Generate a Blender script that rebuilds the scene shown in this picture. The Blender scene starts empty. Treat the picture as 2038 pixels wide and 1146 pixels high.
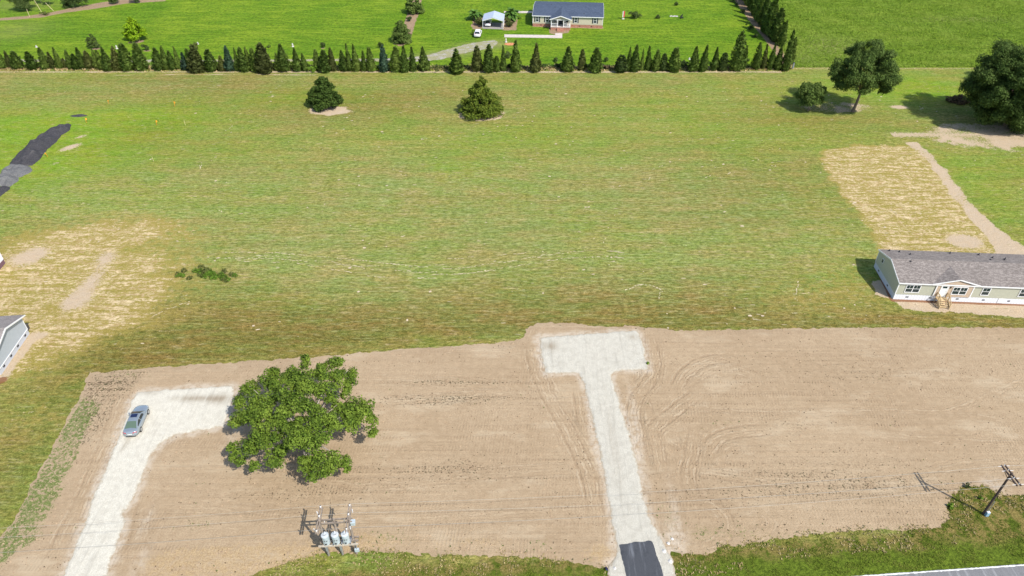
import bpy, math, random
import numpy as np
from mathutils import Vector, Matrix

S = bpy.context.scene
C = S.collection
R = math.radians
rng = np.random.default_rng(7)
random.seed(7)

# ------------------------------------------------------------------ camera, light, exposure
CAM_H, PITCH, FPX = 66.0, R(37.7), 1387.0          # drone height (m), tilt below the horizon, focal length in photo pixels
cam = bpy.data.cameras.new('camera')
cam.sensor_width = 36.0
cam.lens = 36.0 * FPX / 2038.0
cam.clip_start, cam.clip_end = 0.5, 4000
camo = bpy.data.objects.new('camera', cam)
camo.location = (0, 0, CAM_H)
camo.rotation_euler = (math.pi / 2 - PITCH, 0, 0)
C.objects.link(camo)
S.camera = camo

SUN_EL, SUN_AZ = R(49), R(137)                      # azimuth clockwise from +Y (away from the camera)
W = bpy.data.worlds.new('World'); S.world = W; W.use_nodes = True
wn = W.node_tree.nodes; wl = W.node_tree.links
bg = wn['Background']; bg.inputs['Strength'].default_value = 0.15
sky = wn.new('ShaderNodeTexSky'); sky.sky_type = 'NISHITA'; sky.sun_disc = False
sky.sun_elevation = SUN_EL; sky.sun_rotation = SUN_AZ
wl.new(sky.outputs[0], bg.inputs['Color'])
sun = bpy.data.lights.new('sun', 'SUN'); sun.energy = 4.6; sun.angle = R(0.5); sun.color = (1.0, 0.95, 0.87)
suno = bpy.data.objects.new('sun', sun); C.objects.link(suno)
sd_ = Vector((math.sin(SUN_AZ) * math.cos(SUN_EL), math.cos(SUN_AZ) * math.cos(SUN_EL), math.sin(SUN_EL)))
suno.rotation_euler = sd_.to_track_quat('Z', 'Y').to_euler(); suno.location = (60, -60, 120)
S.view_settings.view_transform = 'Standard'; S.view_settings.look = 'None'
S.view_settings.gamma = 1; S.view_settings.exposure = 0.4; S.view_settings.use_curve_mapping = False

# ------------------------------------------------------------------ small helpers
def at(x, y, z=0.0):
    """survey helper: ground point seen at photo coordinate (x, y)"""
    u = (x - 1019) / FPX; v = -(y - 573) / FPX
    d = (u, math.cos(PITCH) + v * math.sin(PITCH), -math.sin(PITCH) + v * math.cos(PITCH))
    t = (z - CAM_H) / d[2]
    return Vector((d[0] * t, d[1] * t, z))
def mpp(y):                                          # photo pixels per metre on the ground at row y
    return math.cos(PITCH) * (y - 573 + FPX * math.tan(PITCH)) / CAM_H
def row_of(p):
    q = p - Vector((0, 0, CAM_H)); dep = q.y * math.cos(PITCH) - q.z * math.sin(PITCH)
    return 573 - FPX * (q.y * math.sin(PITCH) + q.z * math.cos(PITCH)) / dep
def height_to(base, ytop):
    lo, hi = 0.0, 40.0
    for _ in range(40):
        m = (lo + hi) / 2
        if row_of(base + Vector((0, 0, m))) > ytop: lo = m
        else: hi = m
    return lo

def tag(o, label=None, cat=None, group=None, kind=None):
    if label: o['label'] = label
    if cat: o['category'] = cat
    if group: o['group'] = group
    if kind: o['kind'] = kind
    return o
def empty(name, loc, rz=0, label=None, cat=None, group=None):
    o = bpy.data.objects.new(name, None); C.objects.link(o)
    o.location = loc; o.rotation_euler = (0, 0, rz); o.empty_display_size = 0.3
    return tag(o, label, cat, group)
def link(name, me, parent=None, loc=None, rz=0, scale=None):
    o = bpy.data.objects.new(name, me); C.objects.link(o)
    if parent: o.parent = parent
    if loc is not None: o.location = loc
    if rz: o.rotation_euler = (0, 0, rz)
    if scale is not None: o.scale = scale
    return o
def copy_tree(o, parent=None):
    c = o.copy(); C.objects.link(c); c.parent = parent
    for ch in list(o.children): copy_tree(ch, c)
    return c

def np_mesh(name, V, faces, mat, smooth=False, attrs=None):
    """faces: list of int arrays (n,k)"""
    me = bpy.data.meshes.new(name)
    V = np.asarray(V, dtype=np.float32)
    me.vertices.add(len(V)); me.vertices.foreach_set('co', V.ravel())
    idx = []; starts = []; off = 0
    for f in faces:
        f = np.asarray(f, dtype=np.int32)
        if len(f) == 0: continue
        k = f.shape[1]
        idx.append(f.ravel()); starts.append(off + np.arange(len(f)) * k); off += f.size
    idx = np.concatenate(idx); starts = np.concatenate(starts)
    me.loops.add(len(idx)); me.loops.foreach_set('vertex_index', idx)
    me.polygons.add(len(starts)); me.polygons.foreach_set('loop_start', starts.astype(np.int32))
    if smooth: me.polygons.foreach_set('use_smooth', np.ones(len(starts), dtype=bool))
    me.update(calc_edges=True)
    if attrs:
        for k, a in attrs.items():
            a = np.asarray(a, dtype=np.float32)
            if a.ndim == 1:
                at_ = me.attributes.new(k, 'FLOAT', 'POINT'); at_.data.foreach_set('value', a)
            else:
                at_ = me.attributes.new(k, 'FLOAT_COLOR', 'POINT'); at_.data.foreach_set('color', a.ravel())
    me.materials.append(mat)
    return me

class MB:
    """collects simple solids and links them as ONE mesh object"""
    def __init__(s): s.v = []; s.f = []
    def add(s, V, F):
        o = len(s.v); s.v += [tuple(p) for p in V]; s.f += [tuple(i + o for i in f) for f in F]; return s
    def box(s, x0, x1, y0, y1, z0, z1):
        return s.add([(x0,y0,z0),(x1,y0,z0),(x1,y1,z0),(x0,y1,z0),(x0,y0,z1),(x1,y0,z1),(x1,y1,z1),(x0,y1,z1)],
                     [(0,3,2,1),(4,5,6,7),(0,1,5,4),(1,2,6,5),(2,3,7,6),(3,0,4,7)])
    def bar(s, p, q, w, h=None):
        p = Vector(p); q = Vector(q); h = h or w
        d = (q - p).normalized(); up = Vector((0,0,1)) if abs(d.z) < .95 else Vector((1,0,0))
        a = d.cross(up).normalized() * w / 2; b = a.cross(d).normalized() * h / 2
        V = [p-a-b, p+a-b, p+a+b, p-a+b, q-a-b, q+a-b, q+a+b, q-a+b]
        return s.add(V, [(0,1,2,3),(7,6,5,4),(0,4,5,1),(1,5,6,2),(2,6,7,3),(3,7,4,0)])
    def tube(s, pts, rad, n=8, cap=True):
        pts = [Vector(p) for p in pts]
        if not hasattr(rad, '__len__'): rad = [rad] * len(pts)
        o = len(s.v); a = None
        for i, p in enumerate(pts):
            d = (pts[min(i+1, len(pts)-1)] - pts[max(i-1, 0)]).normalized()
            if a is None:
                a = d.cross(Vector((0,0,1)) if abs(d.z) < .9 else Vector((1,0,0))).normalized()
            else:
                a = (a - d * a.dot(d)).normalized()
            b = d.cross(a)
            for k in range(n):
                t = 2 * math.pi * k / n
                s.v.append(tuple(p + (a * math.cos(t) + b * math.sin(t)) * rad[i]))
        for i in range(len(pts) - 1):
            for k in range(n):
                k2 = (k + 1) % n
                s.f.append((o+i*n+k, o+i*n+k2, o+(i+1)*n+k2, o+(i+1)*n+k))
        if cap:
            s.f.append(tuple(o + k for k in range(n))[::-1]); s.f.append(tuple(o + (len(pts)-1)*n + k for k in range(n)))
        return s
    def prism(s, poly, axis, a0, a1):
        """extrude a 2-D polygon along an axis ('x','y','z')"""
        n = len(poly)
        def m(p, a): return {'x': (a, p[0], p[1]), 'y': (p[0], a, p[1]), 'z': (p[0], p[1], a)}[axis]
        V = [m(p, a0) for p in poly] + [m(p, a1) for p in poly]
        F = [tuple(range(n)), tuple(range(2*n-1, n-1, -1))] + [(i, n+i, n+(i+1) % n, (i+1) % n) for i in range(n)]
        return s.add(V, F)
    def slab(s, quad, t):
        """thick sheet below a top quad"""
        q = [Vector(p) for p in quad]; n = (q[1]-q[0]).cross(q[2]-q[0]).normalized()
        if n.z < 0: n = -n
        V = q + [p - n * t for p in q]; k = len(q)
        return s.add(V, [tuple(range(k)), tuple(range(2*k-1, k-1, -1))] + [(i, k+i, k+(i+1) % k, (i+1) % k) for i in range(k)])
    def mesh(s, name, mat, smooth=False, bevel=0):
        me = bpy.data.meshes.new(name); me.from_pydata(s.v, [], s.f); me.materials.append(mat)
        import bmesh
        bm = bmesh.new(); bm.from_mesh(me); bmesh.ops.recalc_face_normals(bm, faces=bm.faces)
        if bevel: bmesh.ops.bevel(bm, geom=list(bm.edges), offset=bevel, segments=1, affect='EDGES', profile=.5)
        bm.to_mesh(me); bm.free()
        if smooth: me.polygons.foreach_set('use_smooth', [True] * len(me.polygons))
        me.update(); return me
    def build(s, name, mat, parent=None, loc=None, rz=0, smooth=False, bevel=0):
        return link(name, s.mesh(name, mat, smooth, bevel), parent, loc, rz)

# value noise for outlines and masks
_perm = rng.random((256, 256))
def vnoise(X, Y):
    xi = np.floor(X).astype(int); yi = np.floor(Y).astype(int); fx = X - xi; fy = Y - yi
    fx = fx*fx*(3-2*fx); fy = fy*fy*(3-2*fy)
    g = lambda a, b: _perm[a & 255, b & 255]
    return (g(xi,yi)*(1-fx)+g(xi+1,yi)*fx)*(1-fy) + (g(xi,yi+1)*(1-fx)+g(xi+1,yi+1)*fx)*fy
def fbm(X, Y, sc, oct=3):
    r = 0; a = 1; t = 0
    for i in range(oct):
        r = r + a * (vnoise(X*sc + 17*i, Y*sc + 31*i) - .5); t += a; a *= .5; sc *= 2.1
    return r / t * 2                                  # about -1..1
def sst(e0, e1, x):
    t = np.clip((x - e0) / (e1 - e0), 0, 1); return t*t*(3-2*t)
def px_poly(pts, z=0): return [at(x, y, z) for x, y in pts]
def poly_sd(X, Y, poly):
    """signed distance, positive inside"""
    d = np.full(X.shape, 1e9); ins = np.zeros(X.shape, bool); n = len(poly)
    for i in range(n):
        ax, ay = poly[i][0], poly[i][1]; bx, by = poly[(i+1) % n][0], poly[(i+1) % n][1]
        ex, ey = bx-ax, by-ay; L = ex*ex+ey*ey + 1e-12
        t = np.clip(((X-ax)*ex+(Y-ay)*ey)/L, 0, 1)
        d = np.minimum(d, np.hypot(X-ax-t*ex, Y-ay-t*ey))
        if ay != by:
            c = ((ay > Y) != (by > Y)) & (X < (bx-ax)*(Y-ay)/(by-ay)+ax); ins ^= c
    return np.where(ins, d, -d)
def line_off(X, Y, pts):
    """distance to a polyline, signed offset and length along it"""
    best = np.full(X.shape, 1e9); off = np.zeros(X.shape); u = np.zeros(X.shape); s0 = 0
    for i in range(len(pts)-1):
        ax, ay = pts[i][0], pts[i][1]; bx, by = pts[i+1][0], pts[i+1][1]
        ex, ey = bx-ax, by-ay; L = math.hypot(ex, ey); ex /= L; ey /= L
        t = np.clip((X-ax)*ex+(Y-ay)*ey, 0, L); dx = X-ax-t*ex; dy = Y-ay-t*ey; d = np.hypot(dx, dy)
        m = d < best
        best = np.where(m, d, best); off = np.where(m, np.sign(ex*dy-ey*dx)*d, off); u = np.where(m, s0+t, u); s0 += L
    return best, off, u
def smooth_line(pts, n=6):
    """Catmull-Rom through the points"""
    P = [Vector((p[0], p[1], 0)) for p in pts]; P = [P[0]*2-P[1]] + P + [P[-1]*2-P[-2]]; out = []
    for i in range(1, len(P)-2):
        for k in range(n):
            t = k/n; a, b, c, d = P[i-1:i+3]
            out.append(.5*((2*b)+(c-a)*t+(2*a-5*b+4*c-d)*t*t+(3*b-a-3*c+d)*t**3))
    out.append(P[-2]); return out
def blob(X, Y, px, py, rx, ry, rz=0):
    p = at(px, py); dx = X-p.x; dy = Y-p.y
    if rz: c, s = math.cos(rz), math.sin(rz); dx, dy = dx*c+dy*s, -dx*s+dy*c
    return np.exp(-((dx/rx)**2+(dy/ry)**2))

def sheet(name, sdf, x0, x1, y0, y1, res, mat, zf, attrs=None, kind='structure', parent=None):
    """flat sheet cut from a grid along sdf = 0 (marching squares), so outlines can be ragged"""
    xs = np.arange(x0, x1+res*.5, res); ys = np.arange(y0, y1+res*.5, res)
    X, Y = np.meshgrid(xs, ys); D = sdf(X, Y); nx = len(xs); ny = len(ys)
    ins = D > 0
    c = ins[:-1,:-1].astype(int)+ins[:-1,1:]+ins[1:,1:]+ins[1:,:-1]
    jj, ii = np.nonzero(c == 4); a = jj*nx+ii
    quads = np.stack([a, a+1, a+nx+1, a+nx], 1)
    PX = [X.ravel()]; PY = [Y.ravel()]; ex = []; ed = {}; polys = {3: [], 4: [], 5: [], 6: []}; base = nx*ny
    Df = D.ravel(); Xf = X.ravel(); Yf = Y.ravel()
    for j, i in zip(*np.nonzero((c > 0) & (c < 4))):
        q = [j*nx+i, j*nx+i+1, (j+1)*nx+i+1, (j+1)*nx+i]; out = []
        for k in range(4):
            p, r = q[k], q[(k+1) % 4]; dp, dr = Df[p], Df[r]
            if dp > 0: out.append(p)
            if (dp > 0) != (dr > 0):
                key = (min(p, r), max(p, r))
                if key not in ed:
                    t = dp/(dp-dr); t = min(max(t, .02), .98)
                    ed[key] = base+len(ex); ex.append((Xf[p]+t*(Xf[r]-Xf[p]), Yf[p]+t*(Yf[r]-Yf[p])))
                out.append(ed[key])
        if 3 <= len(out) <= 6: polys[len(out)].append(out)
    if ex: PX.append(np.array([e[0] for e in ex])); PY.append(np.array([e[1] for e in ex]))
    PX = np.concatenate(PX); PY = np.concatenate(PY)
    DD = np.concatenate([Df, np.zeros(len(ex))])
    faces = [quads]+[np.array(polys[k], dtype=int) for k in polys if polys[k]]
    used = np.zeros(len(PX), bool)
    for f in faces: used[f.ravel()] = True
    remap = np.cumsum(used)-1; faces = [remap[f] for f in faces]
    PX = PX[used]; PY = PY[used]; DD = DD[used]
    V = np.stack([PX, PY, zf(PX, PY, DD)], 1)
    me = np_mesh(name, V, faces, mat, True, attrs(PX, PY, DD) if attrs else None)
    return tag(link(name, me, parent), kind=kind)

# ------------------------------------------------------------------ materials
class NT:
    def __init__(s, name, rough=.8, spec=.3, metal=0):
        s.m = bpy.data.materials.new(name); s.m.use_nodes = True; s.t = s.m.node_tree; s.N = s.t.nodes; s.L = s.t.links
        s.b = s.N['Principled BSDF']; s.b.inputs['Roughness'].default_value = rough
        s.b.inputs['Specular IOR Level'].default_value = spec; s.b.inputs['Metallic'].default_value = metal
        s._pos = None
    def put(s, sock, v):
        if isinstance(v, bpy.types.NodeSocket): s.L.new(v, sock)
        elif isinstance(v, (tuple, list)):
            sock.default_value = tuple(v) + ((1,) if len(sock.default_value) == 4 and len(v) == 3 else ())
        else: sock.default_value = v
    def pos(s, sc=(1, 1, 1), rot=0, obj=False, warp=None):
        n = s.N.new('ShaderNodeTexCoord'); o = n.outputs['Object']
        if warp is not None:
            a = s.N.new('ShaderNodeVectorMath'); a.operation = 'ADD'; s.L.new(o, a.inputs[0]); s.L.new(warp, a.inputs[1]); o = a.outputs[0]
        m = s.N.new('ShaderNodeMapping'); m.inputs['Scale'].default_value = sc; m.inputs['Rotation'].default_value = (0, 0, rot)
        s.L.new(o, m.inputs[0]); return m.outputs[0]
    def noise(s, scale, detail=3, rough=.6, vec=None, dist=0, color=False):
        n = s.N.new('ShaderNodeTexNoise'); n.inputs['Scale'].default_value = scale; n.inputs['Detail'].default_value = detail
        n.inputs['Roughness'].default_value = rough; n.inputs['Distortion'].default_value = dist
        s.L.new(vec if vec is not None else s.pos(), n.inputs['Vector']); return n.outputs['Color' if color else 'Fac']
    def math(s, op, a, b=0.0, clamp=False):
        n = s.N.new('ShaderNodeMath'); n.operation = op; n.use_clamp = clamp; s.put(n.inputs[0], a); s.put(n.inputs[1], b); return n.outputs[0]
    def ss(s, v, e0, e1, o0=0., o1=1.):
        n = s.N.new('ShaderNodeMapRange'); n.interpolation_type = 'SMOOTHSTEP'
        s.put(n.inputs[0], v); s.put(n.inputs[1], e0); s.put(n.inputs[2], e1); s.put(n.inputs[3], o0); s.put(n.inputs[4], o1); return n.outputs[0]
    def mix(s, f, a, b, blend='MIX'):
        n = s.N.new('ShaderNodeMix'); n.data_type = 'RGBA'; n.blend_type = blend
        s.put(n.inputs[0], f); s.put(n.inputs[6], a); s.put(n.inputs[7], b); return n.outputs[2]
    def attr(s, name, ch=None):
        n = s.N.new('ShaderNodeAttribute'); n.attribute_name = name
        if ch is None: return n.outputs['Fac']
        if ch == 3: return n.outputs['Alpha']
        q = s.N.new('ShaderNodeSeparateColor'); s.L.new(n.outputs['Color'], q.inputs[0]); return q.outputs[ch]
    def geo(s, what): return s.N.new('ShaderNodeNewGeometry').outputs[what]
    def orand(s): return s.N.new('ShaderNodeObjectInfo').outputs['Random']
    def bump(s, h, strength, dist):
        n = s.N.new('ShaderNodeBump'); n.inputs['Strength'].default_value = strength; n.inputs['Distance'].default_value = dist
        s.L.new(h, n.inputs['Height']); s.L.new(n.outputs[0], s.b.inputs['Normal'])
    def color(s, c): s.put(s.b.inputs['Base Color'], c); return s.m

def hexc(r, g, b):
    f = lambda c: ((c/255+.055)/1.055)**2.4 if c > 10 else c/255/12.92
    return (f(r), f(g), f(b))
def plain(name, col, rough=.6, spec=.3, metal=0, var=.12, sc=3.0):
    n = NT(name, rough, spec, metal)
    k = n.noise(sc, 4, .65)
    return n.color(n.mix(n.ss(k, .3, .7), tuple(c*(1-var) for c in col), tuple(min(1, c*(1+var)) for c in col)))

# ------------------------------------------------------------------ ground materials
def mat_field():
    n = NT('field_grass', .95, .1)
    fine = n.noise(5.0, 5, .75); mid = n.noise(.9, 5, .7); big = n.noise(.055, 4, .6)
    rows = n.noise(1.0, 5, .68, n.pos((.07, .95, 1), R(1.5)))
    rows2 = n.noise(1.0, 6, .75, n.pos((.42, 2.3, 1), R(1.0)))
    A = lambda c: n.attr('zone', c)
    B = lambda c: n.attr('zone2', c)
    tex = n.noise(1.6, 6, .82, n.pos((.75, 1.5, 1)))
    c = n.mix(n.ss(fine, .3, .72), (.090, .114, .022), (.236, .256, .078))
    tex2 = n.noise(.75, 6, .85, n.pos((.8, 1.4, 1)))
    c = n.mix(n.ss(rows, .36, .66, 0, .8), c, n.mix(n.ss(fine, .25, .75), (.16, .155, .040), (.330, .300, .110)))
    c = n.mix(n.ss(big, .35, .68, 0, .55), c, n.mix(n.ss(fine, .3, .7), (.085, .130, .010), (.20, .26, .028)))
    g = n.mix(n.ss(n.mix(.5, fine, tex), .36, .62), (.068, .125, .005), (.220, .345, .016))
    c = n.mix(n.math('MULTIPLY', A(1), n.ss(mid, .2, .6, .35, 1.)), c, g)
    br = n.mix(n.ss(fine, .28, .72), (.060, .046, .008), (.215, .165, .045))
    c = n.mix(n.math('MULTIPLY', A(2), n.ss(rows, .3, .6, .45, 1.)), c, br)
    green_ = c
    pal = n.mix(n.ss(fine, .3, .7), (.165, .185, .072), (.300, .310, .145))          # bleached clippings lying in rows
    c = n.mix(n.math('MULTIPLY', A(3), n.ss(rows2, .40, .64, .10, .85)), c, pal)
    fl = n.math('MULTIPLY', n.ss(rows2, .55, .65), n.ss(tex, .42, .54))
    c = n.mix(n.math('MULTIPLY', fl, .75), c, (.44, .375, .235))
    c = n.mix(1.0, c, n.mix(n.ss(tex, .36, .62), (1.58, 1.50, 1.52), (.66, .68, .54)), 'MULTIPLY')
    c = n.mix(1.0, c, n.mix(n.ss(tex2, .38, .62), (1.13, 1.08, 1.12), (.84, .87, .76)), 'MULTIPLY')
    lane_ = n.noise(1.0, 3, .55, n.pos((.016, .62, 1), R(2.0)))
    c = n.mix(1.0, c, n.mix(n.ss(lane_, .36, .64), (.94, .95, .92), (1.08, 1.06, 1.10)), 'MULTIPLY')
    hue = n.noise(.16, 5, .7, n.pos((.6, 1.3, 1)))
    c = n.mix(1.0, c, n.mix(n.ss(hue, .36, .64), (1.10, .98, .98), (.86, 1.02, .84)), 'MULTIPLY')
    sp = n.noise(2.2, 3, .8)
    c = n.mix(n.ss(sp, .72, .76, 0, .7), c, (.50, .43, .29))
    # straw and bare patches eat in along the noise
    sn = n.noise(1.7, 7, .88, n.pos((.8, 1.4, 1), R(-14)))
    st = n.math('ADD', A(0), n.math('MULTIPLY', n.math('SUBTRACT', sn, .5), 3.4))
    st = n.math('ADD', st, n.math('MULTIPLY', n.math('SUBTRACT', n.noise(1.0, 4, .6, n.pos((.22, 1.3, 1), R(-3))), .5), 1.6))
    gold = n.mix(n.ss(fine, .25, .75), (.19, .15, .025), (.40, .31, .09))
    c = n.mix(n.ss(n.math('ADD', A(0), n.math('MULTIPLY', n.math('SUBTRACT', mid, .5), 1.2)), .05, .45, 0, .8), c, gold)
    straw = n.mix(n.ss(n.noise(.7, 6, .85), .36, .62), (.34, .235, .10), (.66, .52, .33))
    c = n.mix(n.ss(st, .46, .76, 0, .95), c, straw)
    ba = n.math('ADD', B(0), n.math('MULTIPLY', n.math('SUBTRACT', n.noise(2.6, 5, .75), .5), 1.2))
    dirt = n.mix(n.ss(fine, .3, .7), (.36, .275, .185), (.56, .455, .33))
    dirt = n.mix(n.ss(mid, .35, .65, 0, .6), dirt, (.46, .345, .225))
    c = n.mix(n.ss(ba, .42, .62), c, dirt)
    # red clay washed up around the new houses
    c = n.mix(n.ss(n.math('ADD', B(1), n.math('MULTIPLY', n.math('SUBTRACT', fine, .5), .8)), .45, .65, 0, .85), c, (.20, .085, .04))
    # lush verge by the road
    vg = n.mix(n.ss(n.noise(3.0, 5, .8), .3, .72), (.032, .048, .005), (.115, .155, .016))
    vg = n.mix(n.ss(mid, .40, .56, 0, .9), vg, n.mix(n.ss(fine, .3, .7), (.10, .08, .018), (.32, .24, .085)))
    vr = n.mix(n.ss(n.noise(2.6, 5, .8), .34, .66), (.040, .062, .006), (.140, .195, .020))
    vg = n.mix(B(3), vg, vr)
    c = n.mix(B(2), c, vg)
    n.bump(n.math('ADD', n.math('MULTIPLY', fine, .5), n.math('ADD', n.math('MULTIPLY', mid, .6), n.math('MULTIPLY', rows2, .4))), .9, .35)
    return n.color(c)

def mat_lawn(name, lo, hi, yel, row_rot, dark=.0):
    n = NT(name, .95, .1)
    fine = n.noise(3.2, 6, .8); mid = n.noise(.5, 5, .7); big = n.noise(.045, 4, .6)
    rows = n.noise(1.0, 5, .7, n.pos((.09, .75, 1), row_rot))
    tex = n.noise(1.1, 6, .82)
    c = n.mix(n.ss(fine, .3, .7), lo, hi)
    c = n.mix(n.ss(tex, .50, .60, 0, .8), c, tuple(x*.80 for x in lo))
    c = n.mix(n.ss(tex, .40, .48, .6, 0), c, tuple(x*1.22 for x in hi))
    c = n.mix(n.ss(rows, .42, .7, 0, .55), c, yel)
    c = n.mix(1.0, c, n.mix(n.ss(big, .36, .64), (1.12, 1.05, 1.1), (.80, .90, .8)), 'MULTIPLY')
    c = n.mix(1.0, c, n.mix(n.ss(n.noise(.25, 5, .75, n.pos((.5, 1, 1))), .38, .62), (.84, .90, .8), (1.14, 1.08, 1.1)), 'MULTIPLY')
    if dark:
        c = n.mix(n.ss(mid, .5, .68, 0, dark), c, tuple(x*.55 for x in lo))
    A = lambda k: n.attr('zone', k)
    ba = n.math('ADD', A(0), n.math('MULTIPLY', n.math('SUBTRACT', n.noise(1.8, 5, .75), .5), 1.1))
    dirt = n.mix(n.ss(fine, .3, .7), (.20, .125, .07), (.42, .31, .2))
    c = n.mix(n.ss(ba, .42, .62), c, dirt)
    dr = n.mix(n.ss(fine, .3, .7), (.16, .17, .05), (.36, .31, .15))
    c = n.mix(n.math('MULTIPLY', A(1), n.ss(mid, .3, .6, .5, 1)), c, dr)
    n.bump(n.math('ADD', fine, n.math('MULTIPLY', mid, 1.2)), .9, .4)
    return n.color(c)

def mat_soil():
    n = NT('graded_soil', .95, .1)
    fine = n.noise(9.0, 5, .75); mid = n.noise(1.1, 5, .7); big = n.noise(.07, 4, .6)
    wob = n.noise(.09, 2, .5, color=True)
    rows = n.noise(1.0, 5, .65, n.pos((.035, 1.5, 1), R(-1.5)))
    rows2 = n.noise(1.0, 5, .7, n.pos((.10, 4.5, 1), R(2.0)))
    clod = n.noise(4.5, 4, .8)
    A = lambda k: n.attr('zone', k)
    c = n.mix(n.ss(fine, .3, .7), (.264, .188, .114), (.422, .324, .212))
    c = n.mix(n.ss(big, .38, .62, 0, .6), c, (.295, .213, .130))
    c = n.mix(n.ss(n.noise(.22, 5, .7, n.pos((.4, 1, 1))), .52, .68, 0, .6), c, (.44, .355, .245))
    c = n.mix(n.ss(mid, .4, .7, 0, .45), c, (.43, .325, .212))
    c = n.mix(n.ss(rows, .52, .72, 0, .26), c, (.255, .175, .105))
    c = n.mix(n.ss(rows2, .60, .72, 0, .38), c, (.46, .36, .25))
    # pressed tyre lugs in bands
    w = n.N.new('ShaderNodeTexWave'); w.inputs['Scale'].default_value = .85; w.inputs['Distortion'].default_value = 3.0
    w.inputs['Detail'].default_value = 2; n.L.new(n.pos((1, .75, 1), R(8)), w.inputs['Vector'])
    lug = n.math('MULTIPLY', n.ss(w.outputs['Fac'], .35, .75), n.math('MULTIPLY', n.ss(rows, .42, .60), n.ss(n.noise(.12, 3, .6), .42, .6)))
    c = n.mix(n.math('MULTIPLY', lug, .15), c, (.19, .125, .072))
    # wheel tracks: ribs along the recorded offset
    off = n.attr('track_off'); tm = n.attr('track_mask')
    offn = n.math('ADD', off, n.math('MULTIPLY', n.math('SUBTRACT', n.noise(.5, 4, .7), .5), 1.1))
    pat = n.math('MULTIPLY', tm, n.ss(n.noise(.55, 5, .75), .40, .60))
    rib = n.math('MULTIPLY', n.ss(n.math('SINE', n.math('MULTIPLY', offn, 15.0)), .1, .95), pat)
    c = n.mix(n.math('MULTIPLY', rib, .24), c, (.20, .130, .075))
    rut = n.math('ABSOLUTE', n.math('SUBTRACT', n.math('ABSOLUTE', off), .82))
    rut = n.math('MULTIPLY', n.ss(rut, .34, .06), n.math('MULTIPLY', tm, n.ss(n.noise(.9, 4, .75), .36, .58)))
    c = n.mix(n.math('MULTIPLY', rut, .34), c, (.215, .145, .085))
    rib2 = n.math('MULTIPLY', n.ss(n.math('SINE', n.math('ADD', n.math('MULTIPLY', offn, 7.0), 2.6)), .5, .95), pat)
    c = n.mix(n.math('MULTIPLY', rib2, .42), c, (.50, .405, .285))
    # dark organic clods and seedlings
    k = n.math('ADD', n.math('MULTIPLY', n.math('SUBTRACT', rows, .5), .28), n.math('MULTIPLY', A(1), .14))
    k = n.math('ADD', clod, k)
    c = n.mix(n.ss(k, .655, .705, 0, .85), c, n.mix(n.ss(mid, .45, .55), (.085, .06, .032), (.075, .082, .03)))
    k2 = n.math('ADD', n.noise(2.4, 5, .85), n.math('MULTIPLY', A(0), .34))
    c = n.mix(n.ss(k2, .70, .80, 0, .9), c, n.mix(n.ss(fine, .35, .65), (.045, .085, .012), (.17, .21, .06)))
    tan = n.math('ADD', n.math('MULTIPLY', A(2), .8), n.math('MULTIPLY', n.math('SUBTRACT', n.noise(1.8, 6, .82), .5), 2.2))
    c = n.mix(n.ss(tan, .50, 1.0, 0, .7), c, n.mix(n.ss(fine, .3, .7), (.25, .165, .075), (.50, .37, .21)))
    n.N
    dust = n.math('MULTIPLY', A(3), n.ss(mid, .3, .6))
    c = n.mix(n.math('MULTIPLY', dust, .7), c, (.50, .44, .36))
    h = n.math('ADD', n.math('MULTIPLY', fine, .35), n.math('ADD', n.math('MULTIPLY', rows, .6), n.math('MULTIPLY', lug, -.10)))
    h = n.math('SUBTRACT', h, n.math('MULTIPLY', n.math('ADD', rib, rut), .15))
    h = n.math('ADD', h, n.math('MULTIPLY', n.ss(k, .66, .76), .4))
    n.bump(h, .8, .22)
    return n.color(c)

def mat_gravel(rot, k=1.0):
    n = NT('white_gravel', .95, .15)
    fine = n.noise(14, 5, .8); mid = n.noise(1.2, 5, .7)
    wh = n.noise(1.0, 5, .7, n.pos((1.9, .12, 1), rot))
    c = n.mix(n.ss(fine, .3, .7), tuple(k*x for x in (.40, .375, .305)), tuple(k*x for x in (.63, .60, .52)))
    c = n.mix(n.ss(mid, .42, .66, 0, .6), c, tuple(k*x for x in (.42, .39, .325)))
    c = n.mix(n.ss(wh, .52, .70, 0, .5), c, tuple(k*x for x in (.36, .335, .28)))
    c = n.mix(n.ss(n.noise(3.2, 4, .8), .70, .76, 0, .7), c, (.16, .15, .11))
    edge = n.math('ADD', n.attr('edge'), n.math('MULTIPLY', n.math('SUBTRACT', n.noise(2.5, 5, .8), .5), .9))
    c = n.mix(n.ss(edge, -.05, .28, .85, 0), c, n.mix(fine, (.27, .205, .13), (.44, .37, .27)))
    c = n.mix(n.math('MULTIPLY', n.attr('stain'), n.ss(wh, .3, .6, .4, 1)), c, (.27, .22, .155))
    n.bump(n.math('ADD', fine, n.math('ADD', n.math('MULTIPLY', mid, .8), wh)), .7, .12)
    return n.color(c)

def mat_asphalt(name, lo, hi, rot=0, speck=.5):
    n = NT(name, .85, .3)
    fine = n.noise(18, 4, .8); mid = n.noise(1.0, 5, .75); st = n.noise(1.0, 4, .7, n.pos((2.2, .18, 1), rot))
    c = n.mix(n.ss(fine, .3, .7), lo, hi)
    c = n.mix(n.ss(st, .5, .7, 0, speck), c, tuple(min(1, x*2.4) for x in hi))
    c = n.mix(n.ss(mid, .5, .7, 0, .5), c, lo)
    n.bump(fine, .6, .05)
    return n.color(c)

M_FIELD = mat_field()
M_LAWN = mat_lawn('lawn_grass', (.060, .118, .006), (.175, .300, .016), (.245, .345, .026), R(5))
M_MEADOW = mat_lawn('meadow_grass', (.070, .120, .009), (.205, .315, .028), (.26, .33, .055), R(8), .3)
M_SOIL = mat_soil()

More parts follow.
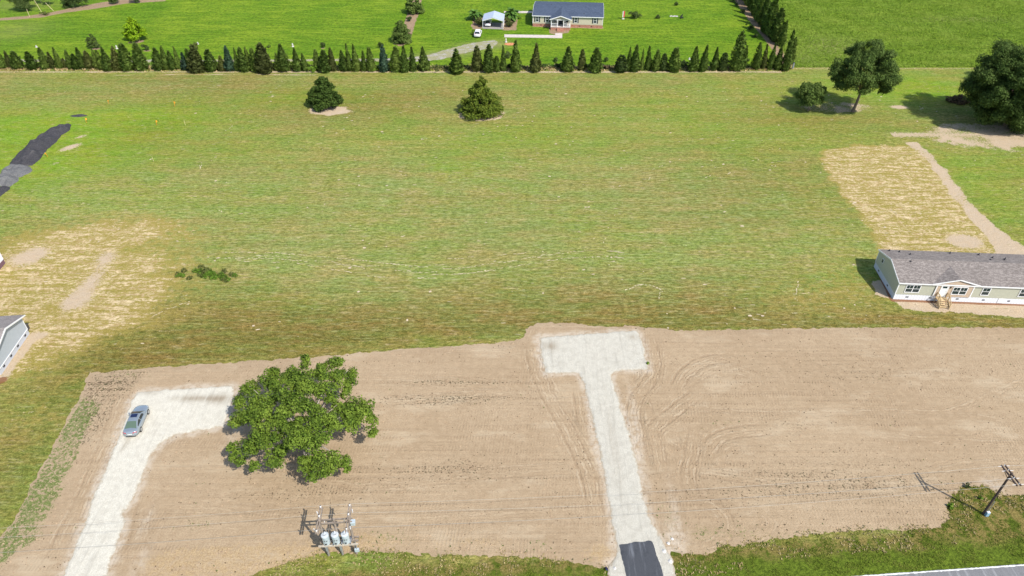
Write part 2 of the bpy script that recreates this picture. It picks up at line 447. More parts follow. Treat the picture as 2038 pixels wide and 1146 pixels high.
# ------------------------------------------------------------------ ground and its zones
RS = math.tan(R(4.1)); RB = at(1714,1145)
road_y = lambda x: RB.y+(x-RB.x)*RS
SOIL = px_poly([(180,742),(300,732),(450,722),(600,712),(750,700),(900,688),(1010,680),(1042,674),(1048,656),(1070,643),(1140,643),
    (1200,649),(1270,648),(1330,657),(1500,656),(1700,652),(2038,652),(2300,653),(2300,960),(2100,985),(2038,985),(1990,985),(1960,968),
    (1925,965),(1895,985),(1885,1010),(1890,1030),(1868,1050),(1800,1055),(1700,1055),(1600,1065),(1500,1078),(1440,1088),(1405,1106),
    (1370,1104),(1335,1100),(1330,1130),(1220,1132),(1180,1125),(1100,1112),(1000,1105),(900,1107),(800,1100),(715,1098),(640,1102),(560,1122),
    (500,1146),(430,1175),(330,1210),(100,1260),(-90,1290),(-60,1160),(0,1070),(32,1029),(64,962),(102,897),(131,837),(160,786)])
def sd_soil(X, Y): return poly_sd(X, Y, SOIL) + .32*fbm(X, Y, .9, 4) + .25*fbm(X+40, Y, 3.0, 2)

STRAW_R = px_poly([(1632,300),(1700,288),(1830,290),(1880,345),(1960,440),(1985,495),(1985,520),(1750,520),(1745,480),(1715,430),(1660,365),(1640,330)])
DIRT_R = px_poly([(1800,283),(1825,284),(1850,300),(1890,345),(1950,420),(2000,465),(2038,490),(2120,500),(2120,525),(1990,520),(1960,470),(1900,400),(1860,345),(1840,315)])
def field_attrs(X, Y, D):
    b = lambda *a: blob(X, Y, *a)
    k = .5+.5*fbm(X, Y, .25, 3)
    straw = 1.0*b(150,560,9,9) + .95*b(80,520,10,8) + .85*b(230,600,6,7) + .8*b(60,640,8,8) + .7*b(250,455,9,4) + .6*b(130,480,9,5) + .75*b(15,590,8,9) \
        + .5*b(110,680,5,6) + .35*b(300,500,9,10) + .3*b(340,620,8,6) + .45*b(30,720,4,6) + .3*b(60,850,6,8) + .28*b(330,560,8,10)
    straw = straw*(.22+.70*k)
    straw = np.maximum(straw, sst(-1.2, 1.5, poly_sd(X, Y, STRAW_R)+1.3*fbm(X, Y, .5, 3))*(.52+.2*k))
    straw = straw + .22*b(1600,600,10,6) + .16*b(1700,560,6,8)
    green = .95*b(90,250,30,10) + .8*b(30,330,18,14) + .7*b(300,240,16,9) + .55*b(200,310,20,10) + .5*b(640,195,14,5)+ .6*b(900,335,5,2.5) + .5*b(560,190,18,6) \
        + .95*b(1850,180,14,9) + .6*b(1750,165,14,8) + .5*b(1900,330,14,8) + .5*b(1990,400,7,10) + .35*b(1450,240,30,14) + .4*b(250,400,24,5) + .4*b(1000,280,30,9) \
        + .45*b(570,605,7,2) + .4*b(150,900,3,10) + .35*b(1640,450,8,16) + .55*b(1620,190,15,8)
    brown = 1.0*b(330,690,14,5) + .85*b(560,660,22,6) + .5*b(800,650,24,5) + .55*b(1400,600,32,4.5) + .5*b(1650,630,30,3) + .5*b(450,180,26,7) + .55*b(680,215,18,8) + .4*b(330,160,24,4) \
        + .35*b(840,190,20,7) + .45*b(1500,380,20,14) + .45*b(1590,230,16,8) + .6*b(40,900,7,12) + .4*b(150,760,8,6) + .5*b(420,590,14,5) + .45*b(1150,590,30,5) + .35*b(300,270,10,10)
    brown = brown + .85*np.exp(-((Y-(at(1000,645).y))/2.0)**2)*(X > -10)
    pale = 1.0*b(560,420,30,13) + .9*b(900,430,40,16) + .8*b(1200,420,36,18) + .9*b(300,390,25,10) + .6*b(800,520,40,12) + .5*b(1500,480,25,20) + .45*b(300,170,30,5)+.3
    bare = (.85*b(60,510,4.2,4.0) + .66*b(150,605,3.2,3) + .62*b(215,510,3,4) + .6*b(180,565,2.4,4))*(.5+.8*k)
    bare = np.maximum(bare, sst(-.7, .8, poly_sd(X, Y, DIRT_R)+.9*fbm(X, Y, .5, 4))*(.46+.5*k))
    bare = np.maximum(bare, 1.0*b(1920,480,3.6,2.6)+.85*b(2000,440,3,4)*k)
    ring = lambda px, py, rx, ry: sst(1.35, .6, np.hypot((X-at(px,py).x)/rx, (Y-at(px,py).y)/ry)+.25*fbm(X, Y, .6, 3))
    bare = np.maximum(bare, ring(657,220,4.8,3.0)*.85)
    bare = np.maximum(bare, ring(961,229,5.6,3.4)*.75)
    bare = np.maximum(bare, ring(1660,214,10,3.6)*(.25+.6*k))
    bare = np.maximum(bare, .8*b(1790,213,3,1.5)); bare = np.maximum(bare, ring(1985,270,17,7)*(.30+.65*k))
    bare = np.maximum(bare, .62*np.exp(-((Y-(at(0,268).y+.0*X))/2.2)**2)*(X > 82))
    bare = np.maximum(bare, np.exp(-((Y-at(100,143).y)/1.0)**2)*(.42+.32*k)*(X < 70))
    line = np.exp(-((Y-at(100,149).y+.6*fbm(X, Y*0, .05, 2))/.55)**2)
    bare = np.maximum(bare, line*(.3+.5*k)*((X > -102) & (X < -50)))
    bare = np.maximum(bare, .5*np.exp(-((Y-at(1700,136).y)/.8)**2)*(X > 70))
    bare = np.maximum(bare, .75*b(140,293,3.4,1.6,.9)+.6*b(160,272,2.2,1.2,.9)+.5*b(110,325,2,1,.9))
    # apron of bare sand in front of the ranch house and the grey house
    hs = px_poly([(1776,595),(1800,612),(1860,620),(1945,622),(2038,632),(2120,640),(2120,600),(1900,590),(1772,560),(1738,560),(1745,585)])
    bare = np.maximum(bare, sst(-.8, .5, poly_sd(X, Y, hs)+.6*fbm(X, Y, .8, 3))*1.05)
    hl = px_poly([(-30,770),(10,760),(60,690),(95,664),(60,655),(40,690),(0,745),(-40,760)])
    bare = np.maximum(bare, sst(-1.0, .8, poly_sd(X, Y, hl)+.6*fbm(X, Y, .8, 3))*.8)
    for pts, wd, st in TRACKS_F:
        d, o, u = line_off(X, Y, pts)
        bare = np.maximum(bare, st*.42*(np.exp(-((d-.8)/.36)**2))*(.45+.75*(.5+.5*fbm(X, Y, .35, 3))))
    clay = .9*sst(.75, .1, np.abs(poly_sd(X, Y, px_poly([(1776,597),(2200,612),(2200,540),(1744,530)])))) * (Y < 92)
    clay = np.maximum(clay, 1.0*blob(X, Y, 3, 757, .9, .9))
    verge = sst(.5, 2.0, at(0,1092).y+.072*(X-at(1019,1092).x)+6.5*sst(40,52,X)+1.5*sst(-10,-25,X)*0 - Y + .8*fbm(X, Y, .5, 3))
    verge = verge*(X > -40)
    # mown strip beside the soil on the left is darker and greener
    o = np.ones_like(X)
    cl = lambda a: np.clip(a, 0, 1)
    return {'zone': np.stack([np.minimum(cl(straw), .57), cl(green), cl(brown), cl(pale)], 1), 'zone2': np.stack([cl(bare), cl(clay), cl(verge), cl(sst(3.6, 1.6, Y-road_y(X)+.9*fbm(X, Y, .4, 3)))], 1)}
TRACKS_F = [(smooth_line(px_poly(p)), 0, s) for p, s in [
    ([(440,508),(560,510),(700,523),(800,533),(900,540),(1000,528),(1100,512),(1190,505),(1240,508)], .62),
    ([(480,512),(620,522),(760,545),(880,548)], .5),
    ([(1190,480),(1230,400),(1330,330),(1500,288),(1700,262)], .27),
    ([(1330,395),(1450,340),(1560,310)], .25),
    ([(1240,570),(1280,560),(1325,575),(1320,600)], .4),
    ([(205,700),(260,650),(330,610),(420,580)], .34),
    ([(440,440),(390,330),(470,250)], .2),
    ([(620,525),(900,520),(1150,500)], .3),
    ([(1600,560),(1590,620)], .4)]]

gx0, gx1, gy0, gy1, gr = -150., 150., 28., 180., .42
xs = np.arange(gx0, gx1+gr/2, gr); ys = np.arange(gy0, gy1+gr/2, gr)
X, Y = np.meshgrid(xs, ys); nx, ny = len(xs), len(ys); Xf, Yf = X.ravel(), Y.ravel()
jj, ii = np.meshgrid(np.arange(ny-1), np.arange(nx-1), indexing='ij'); a = (jj*nx+ii).ravel()
V = np.stack([Xf, Yf, 0*Xf], 1); F = np.stack([a, a+1, a+nx+1, a+nx], 1)
att = field_attrs(Xf, Yf, None)
# wide surroundings out to the horizon share the same sheet
x0, x1, y0, y1 = xs[0], xs[-1], ys[0], ys[-1]; B = 1500.
ring = np.array([(-B,-B),(B,-B),(B,B),(-B,B),(x0,y0),(x1,y0),(x1,y1),(x0,y1)])
o = len(V); V = np.concatenate([V, np.concatenate([ring, np.zeros((8,1))], 1)])
F = np.concatenate([F, np.array([(0,1,5,4),(1,2,6,5),(2,3,7,6),(3,0,4,7)])+o])
pad = {k: np.concatenate([v, np.tile(np.array([[0.,.3,.2,1.]]) if k == 'zone' else np.array([[0.,0.,0.,0.]]), (8,1))]) for k, v in att.items()}
ground = tag(link('ground', np_mesh('ground', V, [F], M_FIELD, True, pad)), kind='structure')

# lawn behind the hedge, meadow to its right
HB = [at(1578,133), at(1500,15), at(1490,-3)]
dirx = (at(1480,0)-at(1578,133)); DE = at(1578,133)+dirx*4.0
LAWN = [(-230, at(0,128).y+.6), (at(1578,133).x, at(1578,133).y+.3), (DE.x, DE.y), (-230, DE.y)]
MEAD = [(at(1582,134).x, at(1582,134).y-.2), (230, at(1900,134).y-.4), (300, DE.y), (DE.x+.2, DE.y)]
def lawn_attrs(X, Y, D):
    b = lambda *a: blob(X, Y, *a); k = .5+.5*fbm(X, Y, .3, 3)
    ring = lambda px, py, rx, ry: sst(1.2, .85, np.hypot((X-at(px,py).x)/rx, (Y-at(px,py).y)/ry))
    d = ring(275,82,1.7,1.3)*.8
    for q in [(190,97,1.5,.9),(293,101,1.2,.7),(268,84,1.8,1.2),(583,92,.6,.5),(643,96,.7,.4)]: d = np.maximum(d, ring(*q)*.8)
    for poly in ([(783,88),(800,60),(810,30),(822,0),(826,-20),(843,-20),(838,10),(828,40),(822,60),(815,84),(800,92)],
                 [(-20,42),(0,36),(50,32),(95,26),(140,16),(200,5),(250,-3),(330,-8),(330,2),(250,7),(190,17),(130,25),(85,34),(40,38)],
                 [(938,52),(942,40),(950,35),(961,35),(961,56),(944,60)], [(1002,32),(1030,35),(1027,60),(1001,60)],
                 [(1093,52),(1093,66),(1108,69),(1130,65),(1137,55)], [(1058,49),(1062,53),(1200,57),(1200,53)]):
        d = np.maximum(d, sst(-.5, .3, poly_sd(X, Y, px_poly(poly))+.3*fbm(X, Y, .9, 2))*(.75+.4*k))
    dd, o, u = line_off(X, Y, [at(1462,-12), at(1500,40), at(1545,95), at(1572,132)])
    d = np.maximum(d, sst(2.4, .8, dd)*(.6+.5*k))
    d = np.maximum(d, sst(1.6, .4, np.abs(Y-at(0,136).y))*.5*k)
    dry = .8*b(955,92,6,3)+.8*b(900,105,6,2)+.5*b(985,85,5,3)+.5*b(860,112,8,2)+.35*b(40,10,14,6)+.3*b(30,60,10,10)
    z = np.stack([np.clip(d, 0, 1), np.clip(dry, 0, 1), 0*d, 0*d+1], 1)
    return {'zone': z}
lawn = sheet('lawn', lambda X, Y: poly_sd(X, Y, LAWN)+.25*fbm(X, Y, .8, 3), -215, 120, 174, 275, .6, M_LAWN, lambda x, y, d: 0*x+.012, lawn_attrs)
meadow = sheet('meadow', lambda X, Y: poly_sd(X, Y, MEAD)+.35*fbm(X, Y, .7, 3), 40, 225, 172, 275, .8, M_MEADOW,
               lambda x, y, d: .02+.25*np.clip(d, 0, 1), lambda X, Y, D: {'zone': np.stack([sst(.7, .0, D)*.5, .6*blob(X, Y, 1660, 95, 9, 9)+.5*blob(X, Y, 1920, 40, 14, 3)+.4*blob(X, Y, 1600, 120, 4, 6), 0*X, 0*X+1], 1)})

TEE = [(1073,672),(1170,665),(1270,658),(1281,690),(1291,736),(1240,738),(1222,742),(1217,752),(1226,780),(1240,830),(1258,880),(1272,940),(1280,990),(1298,1040),(1318,1075),
       (1338,1115),(1345,1150),(1365,1210),(1185,1230),(1212,1150),(1213,1122),(1228,1100),(1222,1060),(1213,1010),(1205,960),(1193,900),(1180,840),(1168,790),(1160,760),(1150,743),(1085,744),(1078,708)]
ELL = [(275,782),(330,776),(400,772),(462,768),(467,786),(456,822),(444,850),(400,857),(350,866),(322,880),(302,904),(288,935),(276,970),(262,1002),(243,1022),(249,1040),(236,1075),(220,1120),
       (200,1185),(180,1250),(60,1260),(105,1180),(128,1142),(158,1072),(174,1030),(190,980),(214,925),(235,875),(250,832),(261,800)]
# graded soil with wheel tracks
z6 = lambda pts: px_poly([(1300+x/2.762, 640+y/2.762) for x, y in pts])
TRACKS = [(smooth_line(z6(p)), w, s) for p, w, s in [
    ([(500,200),(300,212),(180,280),(100,400)], 1.0, 1.), ([(640,330),(400,250),(240,300),(130,390)], .8, .7), ([(270,370),(130,480),(0,590),(-60,700)], 1.2, 1.),
    ([(2100,290),(1800,420),(1600,490),(1300,490),(600,500),(200,460)], .5, .8), ([(2100,580),(1800,520),(1500,495)], .5, .6),
    ([(50,590),(100,650),(200,700),(330,700)], .8, .8), ([(700,585),(400,620),(300,700),(285,800)], 1.1, 1.), ([(0,820),(300,830),(600,870),(900,930)], .8, .7),
    ([(2100,670),(1500,640),(1100,600)], .6, .6), ([(240,560),(210,700),(190,880),(240,1000)], 1.1, .9), ([(-80,200),(-60,420),(20,700),(60,900)], .8, .8),
    ([(560,640),(380,720),(360,860)], .7, .7), ([(2100,760),(1700,780),(1300,900),(900,930),(400,800)], .6, .6)]]
TRACKS += [(smooth_line(px_poly(p)), w, s) for p, w, s in [
    ([(1058,668),(1062,720),(1085,780),(1130,860),(1170,950),(1190,1060)], 1.4, 1.), ([(1150,760),(1160,830),(1180,900)], .9, .9), ([(1030,740),(1100,830),(1150,900)], .8, .7),
    ([(1045,690),(1060,652),(1110,648),(1270,652)], .8, .6), ([(1290,660),(1300,740),(1262,800),(1265,870),(1290,960)], 1.2, 1.),
    ([(1330,1010),(1330,1060),(1372,1094),(1430,1080),(1445,1035),(1405,1000),(1345,1005)], .8, .7), ([(1480,1000),(1530,1040),(1480,1075),(1400,1090)], .7, .6),
    ([(470,760),(640,752),(900,760),(1040,770)], 1.0, .5), ([(740,800),(900,790),(1040,775)], .9, .7), ([(250,760),(230,830),(170,980),(90,1140)], 1.1, .8),
    ([(300,960),(280,1040),(260,1146)], 1.0, .6), ([(480,900),(700,960),(1000,940),(1180,930)], .9, .5), ([(330,1000),(700,1030),(1180,1010)], .8, .4),
    ([(830,690),(1000,700),(1050,720)], .8, .5)]]
def soil_attrs(X, Y, D):
    b = lambda *a: blob(X, Y, *a)
    m = np.zeros(X.shape); off = np.zeros(X.shape)
    for pts, w, s in TRACKS:
        d, o_, u = line_off(X, Y, pts); w2 = w*1.6; Lt = u.max(); mm = s*sst(w2, w2*.6, d)*sst(.0, 4.0, u)*sst(0, 4.0, Lt-u)
        t = mm > m; m = np.where(t, mm, m); off = np.where(t, o_, off)
    strip = px_poly([(204,800),(172,869),(160,901),(137,949),(121,984),(86,1067),(41,1093),(-40,1160),(-60,1150),(0,1070),(32,1029),(64,962),(102,897),(131,837),(160,786)])
    k = .5+.5*fbm(X, Y, .3, 3)
    seed = sst(-.6, .6, poly_sd(X, Y, strip)+.5*fbm(X, Y, .6, 3))*(.55+.5*k)
    seed = np.maximum(seed, .55*np.clip(b(390,1043,1.8,1)+b(1440,842,2.4,.5,.02)+b(1070,1083,1.8,.8)+b(1480,1060,3,1)+b(1330,1030,1,3)+b(1395,1060,2,1.4)+b(1300,1100,1,2)+b(770,1070,3,1.2)+b(1290,722,.6,.9)+b(255,745,3,1), 0, 1))
    seed = np.maximum(seed, sst(1.6, .0, D)*.75*(Y < at(0,1040).y+.07*X)*k)
    tops = px_poly([(180,742),(300,737),(240,800),(205,860),(150,900),(150,830)])
    org = sst(-1, 1, poly_sd(X, Y, tops))*.8
    org = np.maximum(org, .9*b(900,795,10,1.2,.03)+.8*b(880,762,9,.6)+.6*b(900,935,9,2)+.6*b(1010,690,2.4,.8)+.5*b(1500,960,12,3)+.5*b(1750,960,10,3)+.4*b(1700,740,14,3)+.5*b(1560,850,5,1.5)+.5*b(620,980,10,2))
    tan = 1.0*np.clip(b(560,1110,8,1.8)+b(420,1120,8,2.2)+b(720,1075,6,1.5)+b(950,1080,6,1.2)*.8+b(1200,1105,1.5,2)*.7+b(330,1130,4,2)*.5+b(1800,1045,6,1.2)*.6+b(1150,1100,5,1.4)*.6, 0, 1)
    tan = np.maximum(tan, sst(.9, 0, D)*.5*(Y < 44+.07*X))
    dust = .9*b(1340,1075,1.2,2)+.8*b(1345,1020,.6,4)*.5+.7*b(480,830,.8,4)+.8*b(1268,860,.5,7)+.7*b(300,870,2,.8)+.7*b(1975,965,1.4,1)+.5*b(290,1040,.5,2)+.5*b(280,1120,.7,2)+.5*b(160,1080,1,1.4)
    for q in (TEE, ELL):
        dq = -poly_sd(X, Y, px_poly(q)); dust = np.maximum(dust, sst(1.1, .1, dq+.5*fbm(X, Y, .7, 3))*.95)
    c = lambda a: np.clip(a, 0, 1)
    return {'zone': np.stack([c(seed), c(org), c(tan), c(dust)], 1), 'track_off': off, 'track_mask': c(m)}
soil = sheet('bare_soil', sd_soil, -62, 90, 30, 82, .22, M_SOIL, lambda x, y, d: .012+.05*np.clip(d/1.2, 0, 1), soil_attrs)

def drive(name, poly, mat, amp=.22, z=.07, th=.05, stain=None, res=.16):
    P = px_poly(poly) if isinstance(poly[0], tuple) else poly
    xs_ = [p[0] for p in P]; ys_ = [p[1] for p in P]
    return sheet(name, lambda X, Y: poly_sd(X, Y, P)+amp*fbm(X, Y, 1.4, 3)+amp*.4*fbm(X+9, Y, 5.0, 1), min(xs_)-1, max(xs_)+1, min(ys_)-1, max(ys_)+1, res, mat,
                 lambda x, y, d: z+th*np.clip(d/.35, 0, 1), lambda X, Y, D: {'edge': D, 'stain': stain(X, Y) if stain else 0*X})
tee = drive('gravel_driveway', TEE, mat_gravel(R(-10), .95), stain=lambda X, Y: np.clip(.8*blob(X, Y, 1095, 690, 1.1, .9)+.55*blob(X, Y, 1262, 672, .9, .6)+.25*blob(X, Y, 1220, 880, .6, 6), 0, 1))
ell = drive('gravel_driveway', ELL, mat_gravel(R(17), 1.1), stain=lambda X, Y: np.clip(.85*blob(X, Y, 390, 794, 3.0, .55)+.7*blob(X, Y, 440, 795, 1.4, .9)+.5*blob(X, Y, 250, 885, .35, 1.4)+.4*blob(X, Y, 300, 782, 1.4, .4), 0, 1))
apron = drive('asphalt_apron', [(1231,1085),(1265,1080),(1299,1077),(1307,1105),(1320,1146),(1340,1215),(1262,1225),(1246,1146)], mat_asphalt('fresh_asphalt', (.030, .033, .040), (.085, .09, .10), R(-8), .45), .10, .125, .04)

# road along the bottom right, with its worn white edge line
P = [(-110, road_y(-110)), (-110, road_y(-110)-7.4), (110, road_y(110)-7.4), (110, road_y(110))]
M_ROAD = mat_asphalt('road_asphalt', (.13, .13, .135), (.21, .21, .215), R(86), .25)
road = drive('road', [Vector((x, y, 0)) for x, y in P], M_ROAD, .07, .03, .03, None, .3)
wl_ = NT('worn_line_paint', .7); ff = wl_.noise(9, 4, .7); M_LINE = wl_.color(wl_.mix(wl_.ss(ff, .35, .6), (.45, .45, .43), (.72, .72, .70)))
ln = at(1751,1145); ly = lambda x: ln.y+(x-ln.x)*RS
sheet('edge_line', lambda X, Y: .075-np.abs(Y-(ln.y+(X-ln.x)*RS))+.05*fbm(X, Y, 4.0, 2), 20, 75, ly(20)-.3, ly(75)+.3, .06, M_LINE, lambda x, y, d: 0*x+.068)

# lane, walkway and slab on the lawn
M_LANE = mat_gravel(R(80)); M_LANE.name = 'grey_lane_gravel'
nb = NT('grey_lane', .95, .1); f1 = nb.noise(6, 5, .75); f2 = nb.noise(.5, 5, .7)
M_LANE = nb.color(nb.mix(nb.ss(f2, .40, .54, 0, .85), nb.mix(nb.ss(f1, .3, .7), (.22, .20, .17), (.42, .40, .36)), nb.mix(nb.ss(f1, .3, .7), (.14, .16, .05), (.36, .32, .18))))
drive('gravel_lane', [(-60,121),(0,118),(300,119),(600,118),(800,116),(850,110),(890,98),(930,88),(950,84),(985,80),(992,84),(980,96),(950,100),(915,108),(880,118),(840,122),(600,122),(300,124),(0,123),(-60,127)], M_LANE, .5, .03, .02, None, .3)
M_CONC = plain('pale_concrete', (.50, .44, .40), .85, .2, 0, .12, 1.5)
wk = MB()
def px_slab(mb, pts, z0, z1):
    p = [at(x, y) for x, y in pts]
    mb.prism([(q.x, q.y) for q in p], 'z', z0, z1)
px_slab(wk, [(1003.8,69.0),(1105,70.5),(1105,75.8),(1003.8,74.2)], 0, .12)
px_slab(wk, [(1105.05,66.5),(1119,66.5),(1119,76),(1105.05,75.8)], 0, .12)
tag(wk.build('walkway', M_CONC), kind='structure')
wk = MB(); px_slab(wk, [(1003,22.5),(1059,22.5),(1059,26),(1003,26)], 0, .1)
tag(wk.build('walkway', M_CONC), kind='structure')
wk = MB(); px_slab(wk, [(960,45),(1002,46),(1001,58.5),(960.5,57)], 0, .1)
tag(wk.build('carport_slab', plain('grey_slab', (.27, .25, .235), .9, .2, 0, .15, 2)), kind='structure')

# ------------------------------------------------------------------ building materials
M_WHITE = plain('white_trim', (.74, .74, .74), .5, .3, 0, .05, 2)
M_GLASS = NT('window_glass', .06, .5).color((.020, .035, .038))
def mat_shingle(name, lo, hi, pale):
    n = NT(name, .9, .2); f = n.noise(7, 4, .8); t = n.noise(1.0, 3, .8, n.pos((1.7, 3.6, 3.6))); m = n.noise(.4, 3, .6)
    c = n.mix(n.ss(f, .3, .7), lo, hi); c = n.mix(n.ss(t, .46, .60, 0, .55), c, pale); c = n.mix(n.ss(m, .4, .7, 0, .25), c, lo)
    n.bump(t, .6, .04); return n.color(c)
M_SH_GREY = mat_shingle('grey_brown_shingles', (.105, .090, .082), (.235, .205, .185), (.34, .30, .275))
M_SH_NAVY = mat_shingle('navy_shingles', (.030, .042, .068), (.075, .100, .150), (.10, .125, .175))
M_SH_WARM = mat_shingle('weathered_shingles', (.14, .125, .12), (.28, .25, .235), (.33, .30, .28))
def mat_siding(name, col, pitch, vertical=False, var=.10):
    n = NT(name, .65, .3)
    w = n.N.new('ShaderNodeTexWave'); w.wave_profile = 'SAW'; w.inputs['Scale'].default_value = .314/pitch; w.inputs['Detail'].default_value = 0
    w.bands_direction = 'X' if vertical else 'Z'
    n.L.new(n.pos(), w.inputs['Vector'])
    f = n.noise(2.5, 3, .6)
    c = n.mix(n.ss(w.outputs['Fac'], .0, .18), tuple(x*.62 for x in col), n.mix(f, tuple(x*(1-var) for x in col), tuple(x*(1+var) for x in col)))
    n.bump(w.outputs['Fac'], .6, .02); return n.color(c)
M_SAGE = mat_siding('sage_lap_siding', (.44, .445, .355), .16)
M_TANV = mat_siding('tan_board_siding', (.50, .39, .29), .22, True)
M_CREAM = mat_siding('cream_lap_siding', (.50, .46, .35), .2)
M_GREYS = mat_siding('grey_lap_siding', (.42, .46, .50), .16)
M_SKIRT = mat_siding('white_skirting', (.70, .72, .76), .42, True, .05)
M_SKIRTG = mat_siding('grey_skirting', (.47, .49, .53), .42, True, .05)
M_VENT = plain('dark_vent', (.035, .035, .04), .6)
M_SHUT = plain('dark_shutter', (.022, .030, .036), .5)
M_DOOR = plain('white_door', (.72, .74, .72), .45, .3, 0, .03)
M_PINE = plain('new_pine', (.50, .375, .215), .8, .2, 0, .25, 5)
bk = NT('red_brick', .9, .2); bt = bk.N.new('ShaderNodeTexBrick'); bt.inputs['Scale'].default_value = 3.2
bk.L.new(bk.pos((1, 1, 1)), bt.inputs['Vector'])
bt.inputs['Color1'].default_value = (.30, .115, .075, 1); bt.inputs['Color2'].default_value = (.42, .20, .14, 1); bt.inputs['Mortar'].default_value = (.45, .38, .33, 1)
M_BRICK = bk.color(bk.mix(bk.ss(bk.noise(5, 3, .7), .35, .65), (.26, .105, .07), (.46, .25, .18)))
M_GALV = plain('galvanised_steel', (.40, .44, .47), .4, .5, .55, .12, 6)

# ------------------------------------------------------------------ houses
def window(parent, x, z, w, h, y=0.0, n=1, shutters=False, frame_mat=None):
    """double-hung window on the front wall (normal -y); frame > pane, sash_rail"""
    fr = MB(); t = .10; d = .07
    fr.box(x, x+w, y-d, y-.004, z, z+t); fr.box(x, x+w, y-d, y-.004, z+h-t, z+h)
    fr.box(x, x+t, y-d, y-.004, z+t, z+h-t); fr.box(x+w-t, x+w, y-d, y-.004, z+t, z+h-t)
    iw = (w-2*t-(n-1)*t)/n
    for k in range(1, n):
        xx = x+t+k*iw+(k-1)*t; fr.box(xx, xx+t, y-d, y-.004, z+t, z+h-t)
    f = fr.build('window', frame_mat or M_WHITE, parent)
    for k in range(n):
        xx = x+t+k*(iw+t)
        MB().box(xx, xx+iw, y-.03, y-.006, z+t, z+h/2-.03).build('pane', M_GLASS, f)
        MB().box(xx, xx+iw, y-.04, y-.006, z+h/2+.03, z+h-t).build('pane', M_GLASS, f)
        MB().box(xx, xx+iw, y-.055, y-.006, z+h/2-.03, z+h/2+.03).build('sash_rail', M_WHITE, f)
        MB().box(xx+iw/2-.015, xx+iw/2+.015, y-.05, y-.041, z+h/2+.03, z+h-t).build('muntin', M_WHITE, f)
    if shutters:
        for xx in (x-.36, x+w+.03):
            s = MB().box(xx, xx+.33, y-.05, y-.004, z-.02, z+h+.02)
            s.build('shutter', M_SHUT, parent)
    return f

def gable_house(name, loc, rz, L, Dp, zs, he, rise, wall, skirt, roof, label, cat, group=None, over=.18, overs=.12, skirt_inset=.03, ridge=None, vents=True):
    h = empty(name, loc, rz, label, cat, group)
    MB().box(.03, L-.03, skirt_inset, Dp-.03, 0, zs).build('foundation' if skirt is M_BRICK else 'skirting', skirt, h)
    w = MB(); w.prism([(0, zs), (Dp, zs), (Dp, he), (Dp/2, he+rise), (0, he)], 'x', 0, L); w.build('wall', wall, h)
    rf = MB(); sl = rise/(Dp/2); t = .16
    ye, zo = -over, he-sl*over+.03
    yb = Dp+over
    rf.prism([(ye, zo), (Dp/2, he+rise+.03), (yb, zo), (yb, zo+t*.6), (Dp/2, he+rise+.03+t), (ye, zo+t*.6)], 'x', -overs, L+overs)
    r = rf.build('roof', roof, h)
    rc = MB(); rc.prism([(Dp/2-.22, he+rise+.03+t-.22*sl+.004), (Dp/2, he+rise+.06+t), (Dp/2+.22, he+rise+.03+t-.22*sl+.004)], 'x', -overs, L+overs)
    rc.build('ridge_cap', ridge or roof, r)
    fa = MB(); fa.box(-overs-.015, L+overs+.015, ye-.05, ye-.003, zo-.08, zo+t*.6+.02); fa.build('fascia', M_WHITE, r)
    fa = MB(); fa.box(-overs-.015, L+overs+.015, yb+.003, yb+.05, zo-.08, zo+t*.6-.05); fa.build('fascia', M_WHITE, r)
    for x0, x1 in ((-overs-.05, -overs-.003), (L+overs+.003, L+overs+.05)):
        b = MB(); b.prism([(ye, zo-.1), (Dp/2, he+rise+.03-.1), (yb, zo-.1), (yb, zo+t*.6), (Dp/2, he+rise+.03+t), (ye, zo+t*.6)], 'x', x0, x1)
        b.build('rake_trim', M_WHITE, r)
    return h, r, sl, zo, t
def corner_trim(h, L, Dp, zs, he, m=None):
    for x in (-.02, L-.10):
        MB().box(x, x+.12, -.025, .09, zs, he).build('corner_trim', m or M_WHITE, h)
    for x in (-.02, L-.10):
        MB().box(x, x+.12, Dp-.09, Dp+.025, zs, he).build('corner_trim', m or M_WHITE, h)
def roof_vent(r, x, y, z, h=.28):
    v = MB().tube([(x, y, z-.05), (x, y, z+h)], [.07, .06], 8)
    v.add([(x-.16, y-.16, z+.0), (x+.16, y-.16, z+.0), (x+.16, y+.16, z+.02), (x-.16, y+.16, z+.02)], [(0, 1, 2, 3)])
    v.build('roof_vent', M_VENT, r)

# --- sage house at the right edge
HO = at(1776.6, 595.3)
hr, rr, sl, zo, t = gable_house('ranch_house', HO, R(-3.8), 23.2, 8.5, .98, 3.15, 1.15, M_SAGE, M_SKIRT, M_SH_GREY,
    'long single storey sage green house with grey shingle roof and white skirting', 'house')
corner_trim(hr, 23.2, 8.5, .98, 3.12)
ztop = lambda y: 3.15+sl*y+.03+t
for x, y in ((1.2, 8.0), (2.6, 7.7), (3.7, 6.6), (10.4, 7.9), (14.6, 7.6), (16.0, 6.4), (17.7, 6.1), (17.3, 5.6), (2.6, 3.9)):
    zz = 3.15+sl*(y if y < 4.25 else 8.5-y)+.03+t
    roof_vent(rr, x, y, zz)
roof_vent(rr, 15.2, 5.5, 3.15+sl*3.0+.03+t, .14)
